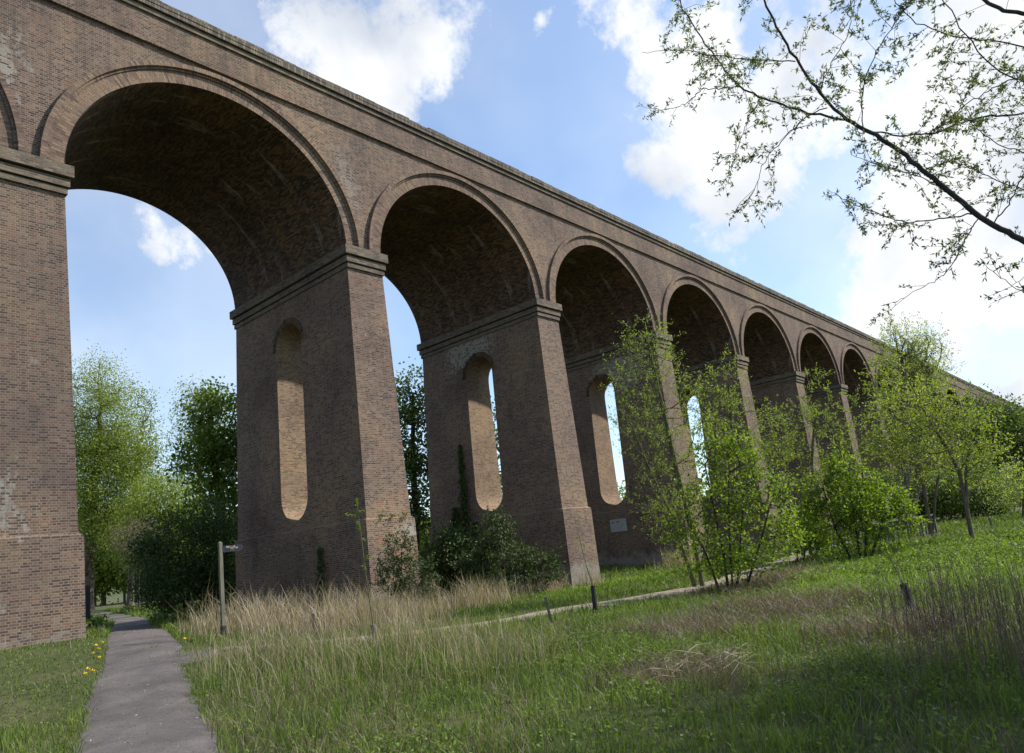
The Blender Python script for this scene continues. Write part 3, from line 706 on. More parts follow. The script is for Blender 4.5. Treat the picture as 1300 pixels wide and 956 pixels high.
mktree('young_willow', 'airy willow standing in front of the sixth and seventh piers', 'tree', 31, [[(1030,712),(1028,660),(1030,600),(1034,540)],[(1034,712),(1056,650),(1068,590)]], .07,
       [(1042,508,26,42),(1010,545,34,46),(1052,560,34,50),(1010,600,34,44),(1062,610,34,44),(1080,545,20,40),(985,575,22,40)], 220, 'leaf_willow', 'bark_green', seed=33, group=G1, **{**wil, 'llen': .12, 'lwid': .04})
# broad-leaved shrubs
mktree('maple_shrub', 'bright many-stemmed maple shrub at the centre of the grass beside the track', 'shrub', 18.5, [[(925,752),(918,700),(905,640),(895,590)],[(935,752),(940,690),(945,620)],[(945,752),(965,690),(978,640)],[(915,752),(895,700),(872,660)],[(930,752),(926,680),(925,600)]], .03,
       [(898,578,24,34),(932,566,20,30),(948,590,26,36),(888,632,40,30),(945,640,44,40),(984,632,22,40),(908,690,56,34),(958,706,40,24),(862,668,22,26),(1000,680,18,26),(925,715,60,20)], 520, 'leaf_maple', 'bark_dark', seed=34, llen=.095, lwid=.068, leaves=6, spread=.22, shell=.1, twig=2, twl=.34, up=.2)
mktree('maple_shrub', 'dense bright maple shrub left of the footbridge rail', 'shrub', 24.5, [[(1095,722),(1088,680),(1080,630)],[(1105,722),(1118,670),(1125,630)],[(1085,722),(1060,670),(1045,620)],[(1100,722),(1100,660),(1095,600)]], .035,
       [(1088,604,20,26),(1060,608,22,30),(1040,640,22,36),(1112,622,24,30),(1140,636,18,24),(1078,655,44,30),(1124,664,36,26),(1156,668,16,16),(1095,692,50,16),(1068,590,10,16),(1150,645,12,22),(1022,655,14,26),(1085,640,50,40)], 620, 'leaf_maple', 'bark_dark', seed=35, llen=.11, lwid=.08, leaves=7, spread=.25, shell=.1, twig=2, twl=.4, up=.2)
mktree('maple_shrub', 'low leafy bush between the two bright maple shrubs', 'shrub', 27, [[(1012,712),(1010,690),(1006,670)],[(1018,712),(1024,690)]], .03,
       [(1005,672,36,26),(1030,680,26,24)], 160, 'leaf_maple', 'bark_dark', seed=36, llen=.14, lwid=.11, leaves=14, spread=.22, shell=.1)
# trees on the right
G2 = 'light trees beyond the field'
bir = dict(twig=3, twl=.9, leaves=9, llen=.14, lwid=.06, spread=.2, up=.3)
mktree('willow_tree', 'light green tree with a bent bare trunk standing in the sunny field', 'tree', 28.5, [[(1236,692),(1228,650),(1218,600),(1205,572),(1186,545),(1170,515),(1152,480)],[(1236,690),(1229,652),(1226,600),(1232,560)]], .075,
       [(1165,520,40,36),(1205,530,42,38),(1235,560,40,38),(1150,560,30,40),(1195,575,45,30),(1250,600,24,26)], 250, 'leaf_willow', 'bark', seed=41, group=G2, **bir)
mktree('willow_tree', 'second light green tree just left of the bent one, by the footbridge', 'tree', 35, [[(1182,682),(1176,640),(1170,600),(1160,560),(1145,500)],[(1182,680),(1190,610),(1205,570)]], .085,
       [(1140,520,36,42),(1165,580,44,36),(1120,570,26,38),(1200,600,36,32),(1130,480,28,32)], 200, 'leaf_willow', 'bark', seed=42, group=G2, **{**bir, 'llen': .16, 'lwid': .07})
mktree('birch_tree', 'tall sparse tree whose twigs show above the parapet on the right', 'tree', 44, [[(1150,682),(1150,600),(1148,520),(1146,460)],[(1155,682),(1172,560),(1180,470)]], .2,
       [(1140,448,24,30),(1160,455,22,26),(1180,452,20,36),(1165,490,38,30)], 300, 'leaf_willow_pale', 'bark', seed=43, group=G2, **{**bir, 'leaves': 9, 'twl': 1.3})
mktree('shrub', 'rounded shady shrub behind the bent tree', 'shrub', 56, [[(1225,668),(1222,640)],[(1235,668),(1245,640)]], .1,
       [(1225,622,56,34),(1200,640,40,22),(1258,632,32,26)], 520, 'leaf_mid', 'bark_dark', seed=44, llen=.2, lwid=.1, leaves=34, spread=.42)
mktree('shrub', 'dark rounded shrub behind the footbridge', 'shrub', 58, [[(1150,672),(1150,640)]], .1,
       [(1150,632,52,34),(1105,635,40,30)], 460, 'leaf_dark', 'bark_dark', seed=45, llen=.22, lwid=.1, leaves=34, spread=.42)
mktree('oak_tree', 'large dark tree hiding the viaduct at the right edge', 'tree', 66, [[(1275,662),(1272,600),(1268,540)]], .35,
       [(1262,540,38,40),(1295,555,42,42),(1240,570,26,36),(1285,600,52,40),(1330,570,40,50)], 560, 'leaf_mid', 'bark_dark', seed=46, llen=.28, lwid=.17, leaves=30, spread=.55)
mktree('shrub', 'pale bushy shrub at the far right edge below the dark tree', 'shrub', 46, [[(1300,664),(1300,620)]], .08,
       [(1300,612,30,34),(1340,620,30,34),(1275,625,20,26)], 260, 'leaf_willow_pale', 'bark', seed=47, llen=.16, lwid=.07, leaves=18, spread=.36)
wood('far_wood', 'distant dark woodland under the far end of the viaduct', [(x, 628-(x-1000)*.03, 34, 30, 95) for x in range(940, 1420, 32)], 6, 'leaf_mid')
# shrubs at the pier feet
mktree('bramble', 'thorny bramble shrub growing up the corner of the second pier', 'shrub', 22.3, [[(500,778),(500,740),(498,700)],[(515,778),(520,740),(522,705)]], .02,
       [(500,730,22,36),(520,725,20,36),(508,700,18,26),(515,755,28,24),(540,735,14,30)], 230, 'leaf_bramble', 'bark', seed=51, llen=.08, lwid=.05, leaves=11, spread=.16, twig=2, twl=.35)
mktree('bramble', 'arching bramble in front of the third pier', 'shrub', 27.5, [[(640,748),(640,710),(630,670)],[(660,748),(668,715)],[(615,748),(606,715)]], .025,
       [(628,682,24,22),(640,712,42,20),(606,715,26,20),(682,718,34,18),(645,735,62,14),(630,660,12,10)], 420, 'leaf_bramble', 'bark', seed=52, llen=.11, lwid=.075, leaves=12, spread=.2, twig=2, twl=.4)
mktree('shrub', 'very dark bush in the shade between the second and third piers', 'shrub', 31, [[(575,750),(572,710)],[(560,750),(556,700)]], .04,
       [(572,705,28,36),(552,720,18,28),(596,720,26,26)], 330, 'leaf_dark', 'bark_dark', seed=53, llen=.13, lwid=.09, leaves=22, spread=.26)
# ivy on the pier sides
def ivy(label, pi, items, seed):
    rng = np.random.default_rng(seed); c = X0+pi*P_; mb = MB(); st = MB()
    for (y, z0, z1, w) in items:
        n = int(700*(z1-z0)*w); t = rng.uniform(0, 1, n)**1.2; z = z0+(z1-z0)*t; yy = y+rng.normal(0, 1, n)*w*(1-t*.85)*.6
        x = c - np.array([hwx(q) for q in z]) - np.where(z < 1.45, .12, .02) - rng.uniform(0, .16, n)*(1-t*.6)
        add_leaves(mb, np.stack([x, yy, z], 1), np.tile([[-.5, 0, -.6]], (n, 1)), rng, .10, .09, jit=.5)
        for k in range(5):
            q = [(c-hwx(zz)-(.12 if zz < 1.45 else .03), y+rng.normal(0, .15)*w, zz) for zz in np.linspace(z0-.1, z0+(z1-z0)*rng.uniform(.5, .95), 8)]
            chain(st, q, np.linspace(.02, .006, 8), 4)
    b = (c-hwx(-1.6)-.15, items[0][0], float(gz(c, items[0][0])))
    root = empty('ivy', b, label, 'ivy', 'ivy climbing the pier sides')
    for mbb, nme, mt in ((mb, 'foliage', 'leaf_dark'), (st, 'stems', 'bark_dark')):
        o = mbb.obj(nme, M[mt], root); o.location = -Vector(b)
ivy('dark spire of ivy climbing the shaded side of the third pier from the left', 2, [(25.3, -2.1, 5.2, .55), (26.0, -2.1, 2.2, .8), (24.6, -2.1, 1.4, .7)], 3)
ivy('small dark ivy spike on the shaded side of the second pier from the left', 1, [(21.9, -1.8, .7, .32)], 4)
# ------------------------------------------------------------------ overhanging willow on the right
rng = np.random.default_rng(77)
def W(px, py, d): return at(px, py, d)
BR = [  # (points in the frame with their distance), start radius, end radius, twig length
 ([(1420,372,5.6),(1330,322,5.9),(1300,306,6.),(1245,277,6.1),(1195,235,6.2),(1140,190,6.35),(1105,168,6.4),(1075,152,6.5)], .040, .024, .28),
 ([(1075,152,6.5),(1042,120,6.5),(1010,76,6.6),(985,32,6.6),(955,-30,6.7)], .020, .012, .30),
 ([(1075,152,6.5),(1030,145,6.6),(970,126,6.7),(937,110,6.8),(915,80,6.9),(886,42,7.),(864,5,7.1),(850,-30,7.1)], .016, .007, .30),
 ([(937,110,6.8),(905,113,6.8),(888,112,6.8),(876,130,6.8),(850,139,6.8),(826,140,6.8)], .007, .003, .26),
 ([(1010,78,6.6),(960,77,6.7),(905,70,6.8),(862,64,6.9),(815,66,7.)], .008, .003, .26),
 ([(968,126,6.7),(950,148,6.6),(938,180,6.6),(928,215,6.6)], .006, .003, .22),
 ([(1050,137,6.5),(1022,148,6.4),(992,180,6.4),(968,206,6.3),(960,240,6.3),(938,268,6.3)], .008, .003, .24),
 ([(1110,168,6.4),(1150,172,6.5),(1185,170,6.6),(1230,152,6.8),(1270,146,6.9),(1340,141,7.)], .010, .014, .34),
 ([(1225,-30,5.6),(1250,2,5.5),(1278,14,5.4),(1340,26,5.3)], .016, .024, .34),
 ([(1235,272,6.1),(1200,276,6.2),(1150,284,6.3),(1115,272,6.4),(1075,255,6.5),(1050,240,6.5)], .010, .003, .28),
 ([(1243,277,6.1),(1228,300,6.),(1214,330,5.9),(1195,352,5.9),(1165,368,5.9),(1138,384,5.9)], .008, .003, .22),
 ([(1225,262,6.1),(1195,238,6.3),(1160,222,6.5),(1120,212,6.7),(1080,196,6.8)], .008, .003, .30),
 ([(1096,162,6.4),(1092,120,6.3),(1110,70,6.3),(1135,30,6.3),(1170,-20,6.4)], .007, .005, .34),
 ([(1340,78,6.6),(1290,98,6.6),(1240,122,6.6),(1205,150,6.6),(1180,168,6.6)], .010, .004, .34),
 ([(1340,66,5.9),(1262,52,6.),(1195,44,6.1),(1150,20,6.2),(1120,-20,6.2)], .009, .005, .34),
 ([(1345,262,6.6),(1300,240,6.6),(1262,228,6.6),(1215,205,6.7),(1170,196,6.8)], .009, .004, .32),
 ([(1345,200,6.9),(1300,195,6.9),(1262,182,6.9),(1235,160,6.9),(1215,110,6.9)], .008, .004, .32),
 ([(1345,388,5.6),(1300,374,5.6),(1270,352,5.6),(1252,338,5.6)], .006, .003, .2),
 ([(1345,330,5.7),(1310,345,5.7),(1285,362,5.7)], .005, .003, .2),
 ([(1262,283,6.1),(1280,262,6.1),(1296,225,6.2),(1345,190,6.2)], .008, .008, .26),
 ([(1040,120,6.5),(1052,85,6.4),(1075,50,6.4),(1085,5,6.4),(1090,-30,6.4)], .006, .004, .3),
 ([(1180,-30,5.9),(1215,30,5.9),(1262,90,5.9),(1345,118,5.8)], .006, .009, .32),
]
TB = np.array([10.8, -2.9, float(gz(10.8, -2.9))])
wroot = empty('willow_tree', TB, 'near willow whose dark limb and small fresh leaves reach across the upper right sky', 'tree')
wt = MB(); wl = MB()
crotch = np.array([10.5, -2.5, 1.4])
first = W(1420, 372, 5.6)
chain(wt, [TB-[0, 0, .2], TB+[.03, .05, 1.2], TB+[-.1, .15, 2.2], crotch], [.26, .2, .17, .15], 12)
chain(wt, [crotch-[0, 0, .15], crotch+(first-crotch)*.35+[0, 0, .15], crotch+(first-crotch)*.7+[0, 0, .1], first], [.11, .075, .055, .041], 10)
def wiggle(P, k=6, amp=.012):
    P = np.array(P); d = np.concatenate([[0], np.cumsum(np.linalg.norm(np.diff(P, axis=0), axis=1))]); t = np.linspace(0, d[-1], (len(P)-1)*k+1)
    Q = np.stack([np.interp(t, d, P[:, i]) for i in range(3)], 1)
    for _ in range(3): Q[1:-1] = (Q[:-2]+2*Q[1:-1]+Q[2:])/4
    Q[1:-1] += rng.normal(0, amp, (len(Q)-2, 3))*.5
    return Q
def dress(Q, step, tl, lf=True, lvl=0):
    """side twigs and leaf tufts along a branch"""
    d = np.concatenate([[0], np.cumsum(np.linalg.norm(np.diff(Q, axis=0), axis=1))]); n = max(1, int(d[-1]/step))
    for t in np.sort(rng.uniform(.05, 1, n))*d[-1]:
        p = np.array([np.interp(t, d, Q[:, i]) for i in range(3)]); j = min(np.searchsorted(d, t), len(Q)-1)
        T = unit(Q[j]-Q[j-1]); v = unit(T*.7*rng.choice([-1, 1, 1]) + rng.normal(0, .6, 3) + [0, 0, .15]); l = tl*rng.uniform(.4, 1.5)
        m = p+v*l*.5+rng.normal(0, .03*l+.004, 3); e = p+v*l+np.array([0, 0, -.06*l])
        tubes(wt, [p, m], [m, e], [.0022, .0017], [.0017, .0010], 4)
        if lvl == 0 and l > .2:
            for _ in range(2):
                q0 = p+(e-p)*rng.uniform(.3, .8); e2 = q0+unit(v+rng.normal(0, .6, 3))*l*.45
                tubes(wt, [q0], [e2], .0018, .001, 3); tuft(q0, e2)
        tuft(p, e)
def tuft(p, e):
    l = np.linalg.norm(e-p); n = max(3, int(l/.022)); t = rng.uniform(.25, 1.03, n)
    C = p+(e-p)*t[:, None]+rng.normal(0, .004, (n, 3)); A = unit(e-p)*.7+rng.normal(0, .65, (n, 3))
    k = np.repeat(C, 2, 0); add_leaves(wl, k, np.repeat(A, 2, 0)+rng.normal(0, .5, (2*n, 3)), rng, .041, .0125, jit=.3)
for pts, ra, rb, tl in BR:
    Q = wiggle([W(*p) for p in pts]); chain(wt, Q, np.linspace(ra, rb, len(Q))*.68, 8); dress(Q, .068 if rb < .02 else .115, tl)
# the rest of its crown, outside the frame, shades the foreground
for c_, r_, n_ in (((11.6, -2.3, 4.4), (2.9, 2.5, 1.7), 520), ((10.2, -3.6, 6.2), (2.4, 2.2, 1.6), 320), ((12.6, -1.9, 5.0), (1.9, 1.6, 1.5), 260), ((13.2, -4.0, 5.0), (2.8, 2.6, 2.), 420), ((8.8, -3.4, 5.2), (2.0, 1.8, 1.3), 240)):
    c_ = np.array(c_); chain(wt, [crotch, crotch+(c_-crotch)*.5+[0, 0, .3], c_], [.09, .06, .03], 7)
    d = unit(rng.normal(0, 1, (n_, 3))); C = c_+d*np.array(r_)*(rng.uniform(.1, 1, n_)**.5)[:, None]
    S_ = c_+(C-c_)*rng.uniform(.2, .6, (n_, 1)); tubes(wt, S_, C, .010, .003, 4)
    tubes(wt, np.repeat(c_[None], 12, 0), C[:12], .02, .008, 5)
    P = np.repeat(C, 46, 0)+rng.normal(0, .24, (n_*46, 3)); add_leaves(wl, P, rng.normal(0, 1, (len(P), 3)), rng, .075, .024)
for mbb, nme, mt in ((wt, 'trunk', 'bark_dark'), (wl, 'crown', 'leaf_near')):
    o = mbb.obj(nme, M[mt], wroot, smooth=(nme == 'trunk')); o.location = -Vector(TB)

# ------------------------------------------------------------------ signpost, stakes, gate, footbridge
def part(mb, name, mat, root, b, smooth=False):
    o = mb.obj(name, M[mat], root, smooth=smooth); o.location = -Vector(b); return o
b = gp(284, 812); b = np.array([*b[:2], float(gz(*b[:2]))])
sp = empty('signpost', b, 'weathered wooden footpath signpost with one finger board beside the paved path', 'signpost')
dist = b@CF; H = 122*dist/FOC
mb = MB(); w = .036
mb.box((b[0]-w, b[1]-w, b[2]-.3), (b[0]+w, b[1]+w, b[2]+H)); 
T_ = b+[0, 0, H]; mb.add([(T_[0]-w,T_[1]-w,T_[2]),(T_[0]+w,T_[1]-w,T_[2]),(T_[0]+w,T_[1]+w,T_[2]),(T_[0]-w,T_[1]+w,T_[2]),(T_[0],T_[1],T_[2]+.03)], [[0,1,4],[1,2,4],[2,3,4],[3,0,4]])
part(mb, 'post', 'post_wood', sp, b)
mb = MB(); mb.box((b[0]-w-.006, b[1]-w-.006, b[2]-.3), (b[0]+w+.006, b[1]+w+.006, b[2]+.28)); part(mb, 'foot_sleeve', 'black_guard', sp, b)
dv = np.array([CR[0], CR[1], 0]); dv = unit(dv*.97+np.array([CF[0], CF[1], 0])*.25); nv = np.array([dv[1], -dv[0], 0])
def slab(mb, o, a, b_, z0, z1, th):      # board from a to b_ along dv
    pts = []
    for s in (-th/2, th/2):
        for (t, z) in ((a, z0), (b_-.05, z0), (b_, (z0+z1)/2), (b_-.05, z1), (a, z1)): pts.append(o+dv*t+nv*s+[0, 0, z])
    n = 5; F4 = [(i, (i+1) % n, (i+1) % n+n, i+n) for i in range(n)]
    mb.add(pts, F4); mb.add(pts, [[4,3,2,1,0],[5,6,7,8,9]])
mb = MB(); slab(mb, T_, .045, .46, -.21, -.07, .03); bo = part(mb, 'finger_board', 'board', sp, b)
nf = nv if nv@(-b) > 0 else -nv
def mark(t0, t1, z0, z1, mat):
    mb = MB(); q = [T_+dv*t+nf*.0175+[0, 0, z] for t, z in ((t0,z0),(t1,z0),(t1,z1),(t0,z1))]; mb.quad(*q); o = mb.obj('emblem', M[mat], None); o.parent = bo
mark(.20, .29, -.155, -.10, 'sign_orange'); mark(.12, .19, -.12, -.085, 'sign_white'); mark(.20, .27, -.195, -.165, 'sign_green'); mark(.31, .35, -.145, -.12, 'sign_white'); mark(.27, .30, -.125, -.085, 'sign_white')
def sapling(label, px, py, hg, stem, wg, gm='black_guard', top=None, lean=(0, 0)):
    g = gp(px, py); d = g@CF; root = empty('sapling' if stem else 'wooden_stake', g, label, 'sapling' if stem else 'stake', 'staked saplings' if stem else None)
    k = d/FOC; lv = CR*lean[0]*k; lv[2] = 0
    mb = MB(); A = g-[0, 0, .2]; B = g+lv+[0, 0, hg*k]
    chain(mb, [A, (A+B)/2, B], [wg, wg*.97, wg*.95], 10 if stem else 4)
    mb.add([B+wg*.94*np.array([math.cos(a), math.sin(a), 0]) for a in np.linspace(0, 2*math.pi, 9)[:8]], [[0,1,2,3],[0,3,4,7],[4,5,6,7]])
    part(mb, 'tree_guard' if stem else 'stake', gm, root, g)
    if stem:
        mb = MB(); E_ = B+CR*stem[0]*k*[1, 1, 0]+[0, 0, stem[1]*k]; pts = [A*.5+B*.5, B, B+(E_-B)*.4+rng.normal(0, .01, 3), B+(E_-B)*.75, E_]
        chain(mb, pts, [.012, .011, .009, .006, .003], 6)
        tw = []
        for _ in range(7):
            q = B+(E_-B)*rng.uniform(.4, 1); e = q+rng.normal(0, .09, 3)+[0, 0, .1]; tubes(mb, [q], [e], .003, .001, 4); tw.append((q, e))
        part(mb, 'stem', 'bark_green', root, g, True)
        mb = MB()
        for q, e in tw+([(E_-[0, 0, .1], E_)]*(4 if top else 1)):
            n = 16 if top else 6; C = q+(e-q)*rng.uniform(.2, 1.1, (n, 1)); add_leaves(mb, C, rng.normal(0, 1, (n, 3)), rng, .05, .022)
        part(mb, 'leaves', 'leaf_maple', root, g)
    return root
sapling('sapling in a black guard by the track in front of the third pier', 757, 781, 37, (-12, 78), .055)
sapling('sapling with a green leafy tip in a short dark guard before the second pier', 482, 826, 33, (-10, 160), .05, 'old_wood', True, (-6, 0))
sapling('sapling in a leaning dark guard out in the right-hand field', 1162, 775, 34, (-17, 58), .06, 'black_guard', None, (-9, 0))
sapling('thin grey leaning stake on the near side of the track', 703, 794, 36, None, .035, 'grey_wood', None, (-7, 0))
sapling('short grey stake on the far bank at the right', 1261, 672, 15, None, .05, 'old_wood', None, (-2, 0))
sapling('short rotten stump of a stake in the dry grass before the second pier', 396, 806, 26, None, .06, 'old_wood', None, (3, 0))
rg = np.random.default_rng(91)
for px, py in ((486, 662), (498, 658), (512, 655)):
    v = at(px, py, 1.); g = v*(19.30/v[1]); g[2] = 1.40; n = 26; mb = MB()
    C = g+rg.normal(0, .05, (n, 3)); C[:, 2] = 1.40+rg.uniform(0, .03, n); add_leaves(mb, C, rg.normal(0, .7, (n, 3))+[0, -.4, .8], rg, .13, .04)
    o = mb.obj('ledge_weed', M['leaf_mid2'], loc=g); setp(o, 'little weed rooted on the ledge of the second pier', 'weed', 'weeds on the pier ledge')
# gate behind the first pier
g = np.array([7.62, 27.0, 0]); g[2] = gz(*g[:2])
k0 = at(109, 760, 1.); s_ = 28.2/(k0[1]/1.); gx = k0*(28.2/k0[1]); g = np.array([gx[0], 28.2, float(gz(gx[0], 28.2))])
gt = empty('metal_gate', g, 'dark metal gate standing open behind the left pier, seen edge on', 'gate')
k = (g@CF)/FOC
mb = MB(); mb.box((g[0]-.10, g[1]-.05, g[2]-.1), (g[0]+.12, g[1]+.05, g[2]+60*k)); part(mb, 'gate_post', 'gate_green', gt, g)
mb = MB()
for z in (.15, 1.0, 1.75): mb.box((g[0]-1.9, g[1]-.02, g[2]+z), (g[0]-.1, g[1]+.02, g[2]+z+.05))
for q in np.arange(-1.88, -.1, .12): mb.box((g[0]+q, g[1]-.012, g[2]+.1), (g[0]+q+.025, g[1]+.012, g[2]+1.85))
part(mb, 'gate_leaf', 'gate_green', gt, g)
mb = MB(); mb.box((g[0]-.02, g[1]-.03, g[2]+60*k), (g[0]+.05, g[1]+.03, g[2]+72*k)); part(mb, 'latch', 'old_wood', gt, g)
mb = MB(); mb.box((g[0]-.07, g[1]-.05, g[2]+72*k), (g[0]+.08, g[1]+.05, g[2]+76*k)); part(mb, 'cap', 'gate_green', gt, g)
# footbridge
fa, fb = at(1092, 684, 30.5), at(1190, 676, 35.5); fa[2] = -1.72; fb[2] = -1.66
fbr = empty('footbridge', fa, 'weathered timber footbridge with slanted rails half hidden by the bright shrub', 'footbridge')
dd = unit(fb-fa); nn = -unit(np.array([dd[1], -dd[0], 0])); Lb = np.linalg.norm(fb-fa)
def bar(mb, o, t0, t1, n0, n1, z0, z1):
    P = [o+dd*t+nn*n+[0, 0, z] for z in (z0, z1) for (t, n) in ((t0, n0), (t1, n0), (t1, n1), (t0, n1))]
    mb.add(P, [(0,3,2,1),(4,5,6,7),(0,1,5,4),(1,2,6,5),(2,3,7,6),(3,0,4,7)])
for side in (0, 1.3):
    mb = MB(); bar(mb, fa, 0, Lb, side-.05, side+.05, -.05, .10); part(mb, 'beam', 'grey_wood', fbr, fa)
    mb = MB(); bar(mb, fa, 0, Lb, side-.06, side+.06, 1.02, 1.08); part(mb, 'handrail', 'grey_wood', fbr, fa)
    for t in np.linspace(.05, Lb-.05, 6):
        mb = MB(); bar(mb, fa, t-.045, t+.045, side-.045, side+.045, -.4, 1.018); part(mb, 'rail_post', 'grey_wood', fbr, fa)
    for t in np.arange(.2, Lb-.3, .34):
        mb = MB(); chain(mb, [fa+dd*t+nn*side+[0, 0, .10], fa+dd*(t+.16)+nn*side+[0, 0, 1.02]], [.035, .035], 4); part(mb, 'baluster', 'grey_wood', fbr, fa)
mb = MB()
for t in np.arange(0, Lb-.12, .15): bar(mb, fa, t, t+.135, -.05, 1.35, .102, .14)
part(mb, 'deck_boards', 'grey_wood', fbr, fa)

# ------------------------------------------------------------------ grass and weeds
def vn(x, y, sc, seed):
    g = np.random.default_rng(seed).random((64, 64)); x = np.asarray(x)/sc+31.3; y = np.asarray(y)/sc+17.7
    xi, yi = np.floor(x).astype(int), np.floor(y).astype(int); fx_, fy_ = x-xi, y-yi; fx_ = fx_*fx_*(3-2*fx_); fy_ = fy_*fy_*(3-2*fy_)
    G = lambda a, b: g[a % 64, b % 64]
    return (G(xi,yi)*(1-fx_)+G(xi+1,yi)*fx_)*(1-fy_)+(G(xi,yi+1)*(1-fx_)+G(xi+1,yi+1)*fx_)*fy_
PH = np.concatenate([np.column_stack([P1, W1/2]), np.column_stack([P2, W2/2])])
def offpath(x, y, m=0.):
    ok = np.ones(len(x), bool)
    for i in range(0, len(x), 20000):
        sl_ = slice(i, i+20000)
        d = np.hypot(x[sl_, None]-PH[None, :, 0], y[sl_, None]-PH[None, :, 1])-PH[None, :, 2]; ok[sl_] = d.min(1) > m
    t_ = x*PD[0]+y*PD[1]; s_ = -x*PD[1]+y*PD[0]; ok &= ~((np.abs(s_) < .28) & (t_ < np.hypot(*POST[:2])+.2) & (t_ > np.hypot(*POST[:2])-2.2) & (m > .02))
    for i in range(0, 9):
        c = X0+i*P_; ok &= ~((np.abs(x-c) < 1.08) & (y > 19.1) & (y < 28.3))
    return ok
A0 = math.atan2(*(at(1400, 760, 1)[[1, 0]])); A1 = math.atan2(*(at(-110, 760, 1)[[1, 0]]))
def scatter(n, r0, r1, seed, pw=1.3):
    r_g = np.random.default_rng(seed); a = r_g.uniform(A0, A1, n)
    e = 2-pw; r = (r0**e+(r1**e-r0**e)*r_g.random(n))**(1/e)   # area density falls as r**-pw
    return r*np.cos(a), r*np.sin(a), r, r_g
def G_(px, py, rx, ry=None):
    c = gp(px, py); return c[0], c[1], rx, ry or rx
def blob(x, y, items):
    m = np.zeros(len(x))
    for cx, cy, rx, ry in items: m = np.maximum(m, np.exp(-((x-cx)/rx)**2-((y-cy)/ry)**2))
    return m
def blades(name, label, mat, x, y, r, rg, h, w, bend=.4, z0=0.):
    z = gz(x, y)-.02; n = len(x); a = rg.uniform(0, 2*np.pi, n); b = rg.uniform(0, 2*np.pi, n); w = w*np.maximum(1, r/9)
    wx, wy = np.cos(a)*w/2, np.sin(a)*w/2; l = h*np.abs(rg.normal(bend, .25, n)); lx, ly = np.cos(b)*l, np.sin(b)*l
    B = np.stack([x, y, z], 1); Wv = np.stack([wx, wy, 0*wx], 1)
    Mp = B+np.stack([lx*.35, ly*.35, h*.6], 1); Tp = B+np.stack([lx, ly, h*(1-.12*bend)], 1)
    V = np.stack([B-Wv, B+Wv, Mp-Wv*.75, Mp+Wv*.75, Tp-Wv*.12, Tp+Wv*.12], 1).reshape(-1, 3)
    F = (np.arange(n)*6)[:, None, None]+np.array([[0,1,3,2],[2,3,5,4]])[None]
    mb = MB(); mb.add(V, F.reshape(-1, 4)); return setp(mb.obj(name, M[mat]), label, 'grass', kind='stuff')
# zones
STRAW = [G_(345, 800, 1.5, 2.2), G_(420, 802, 2.2, 2.2), (13.0, 16.8, 2.6, 1.7), (15.6, 16.6, 1.6, 1.6), (21.0, 18.1, 2.4, .55), (24.0, 18.0, 1.1, .5), (33.5, 18.8, 2.4, .6)]
PALE = [G_(370, 840, 1.2, 1.2), G_(470, 850, 1.3, 1.2), G_(570, 850, 1.1, 1.1), G_(540, 820, 1., .8)]
POST = gp(284, 812); PD = POST[:2]/np.linalg.norm(POST[:2])
BROWN = [G_(900, 800, 1.6, 1.4), G_(1020, 770, 2.2, 1.6), G_(1000, 730, 3, 1.2), G_(1130, 800, 1.6, 1.2), G_(860, 860, 1.1, .8), G_(960, 745, 2., 1.)]
MOWN = [(4., 14.6, 3., 5.), (3., 18, 4., 3.)]
LUSH = [G_(830, 735, 3.4, 2.6), G_(740, 752, 2.5, 1.6), G_(1200, 715, 6, 4), G_(1260, 700, 8, 4), G_(1120, 740, 3, 2)]
tall = lambda x, y: np.clip(blob(x, y, STRAW)*1.6-.25, 0, 1)
x, y, r, rg = scatter(230000, 3.2, 70, 1); ok = offpath(x, y, -.04); x, y, r = x[ok], y[ok], r[ok]
mown = blob(x, y, MOWN) > .45; nz = vn(x, y, 1.1, 4)
h = np.where(mown, .06, .05+.12*nz+.13*vn(x, y, .32, 14)**2+.10*blob(x, y, PALE))*rg.uniform(.5, 1.5, len(x))*np.where(r > 30, 1.3, 1); lush = blob(x, y, LUSH) > .4
br = (blob(x, y, BROWN)+.7*(vn(x, y, .8, 9)-.5) > .5) & (rg.random(len(x)) < .75)
dry = (vn(x, y, 2.2, 8)*.6+vn(x, y, .5, 7)*.4 > .62) & ~lush & ~mown & (rg.random(len(x)) < .4)
g1 = ~lush & ~dry & ~br
blades('grass', 'green meadow grass over the open ground', 'grass', x[g1], y[g1], r[g1], np.random.default_rng(2), h[g1], .010)
blades('grass', 'bright fresh grass on the sunlit slopes', 'grass_bright', x[lush], y[lush], r[lush], np.random.default_rng(3), h[lush]*.9, .011)
q = dry | br
blades('dry_grass', 'dead buff grass mixed through the meadow', 'dry_brown', x[q], y[q], r[q], np.random.default_rng(4), h[q]*1.15, .006, .9)
x, y, r, rg = scatter(420000, 6, 46, 21, 1.); p = np.clip(tall(x, y)+.9*(vn(x, y, .45, 31)-.5)+.5*(vn(x, y, 1.5, 35)-.5), 0, 1); ok = (rg.random(len(x)) < p*.42) & (tall(x, y) > .02); x, y, r = x[ok], y[ok], r[ok]
ok = offpath(x, y, .12); x, y, r = x[ok], y[ok], r[ok]
blades('tall_dry_grass', 'tall pale dead grass in front of the second and third piers', 'straw', x, y, r, np.random.default_rng(5), (.3+1.05*vn(x, y, .55, 33)*vn(x, y, 2., 36)**.3)*np.random.default_rng(6).uniform(.5, 1.25, len(x)), .006, .38)
x, y, r, rg = scatter(260000, 3.3, 20, 22, 1.2); p = blob(x, y, PALE); ok = rg.random(len(x)) < p*.30*vn(x, y, .5, 12)*1.6; x, y, r = x[ok], y[ok], r[ok]; ok = offpath(x, y, .05); x, y, r = x[ok], y[ok], r[ok]
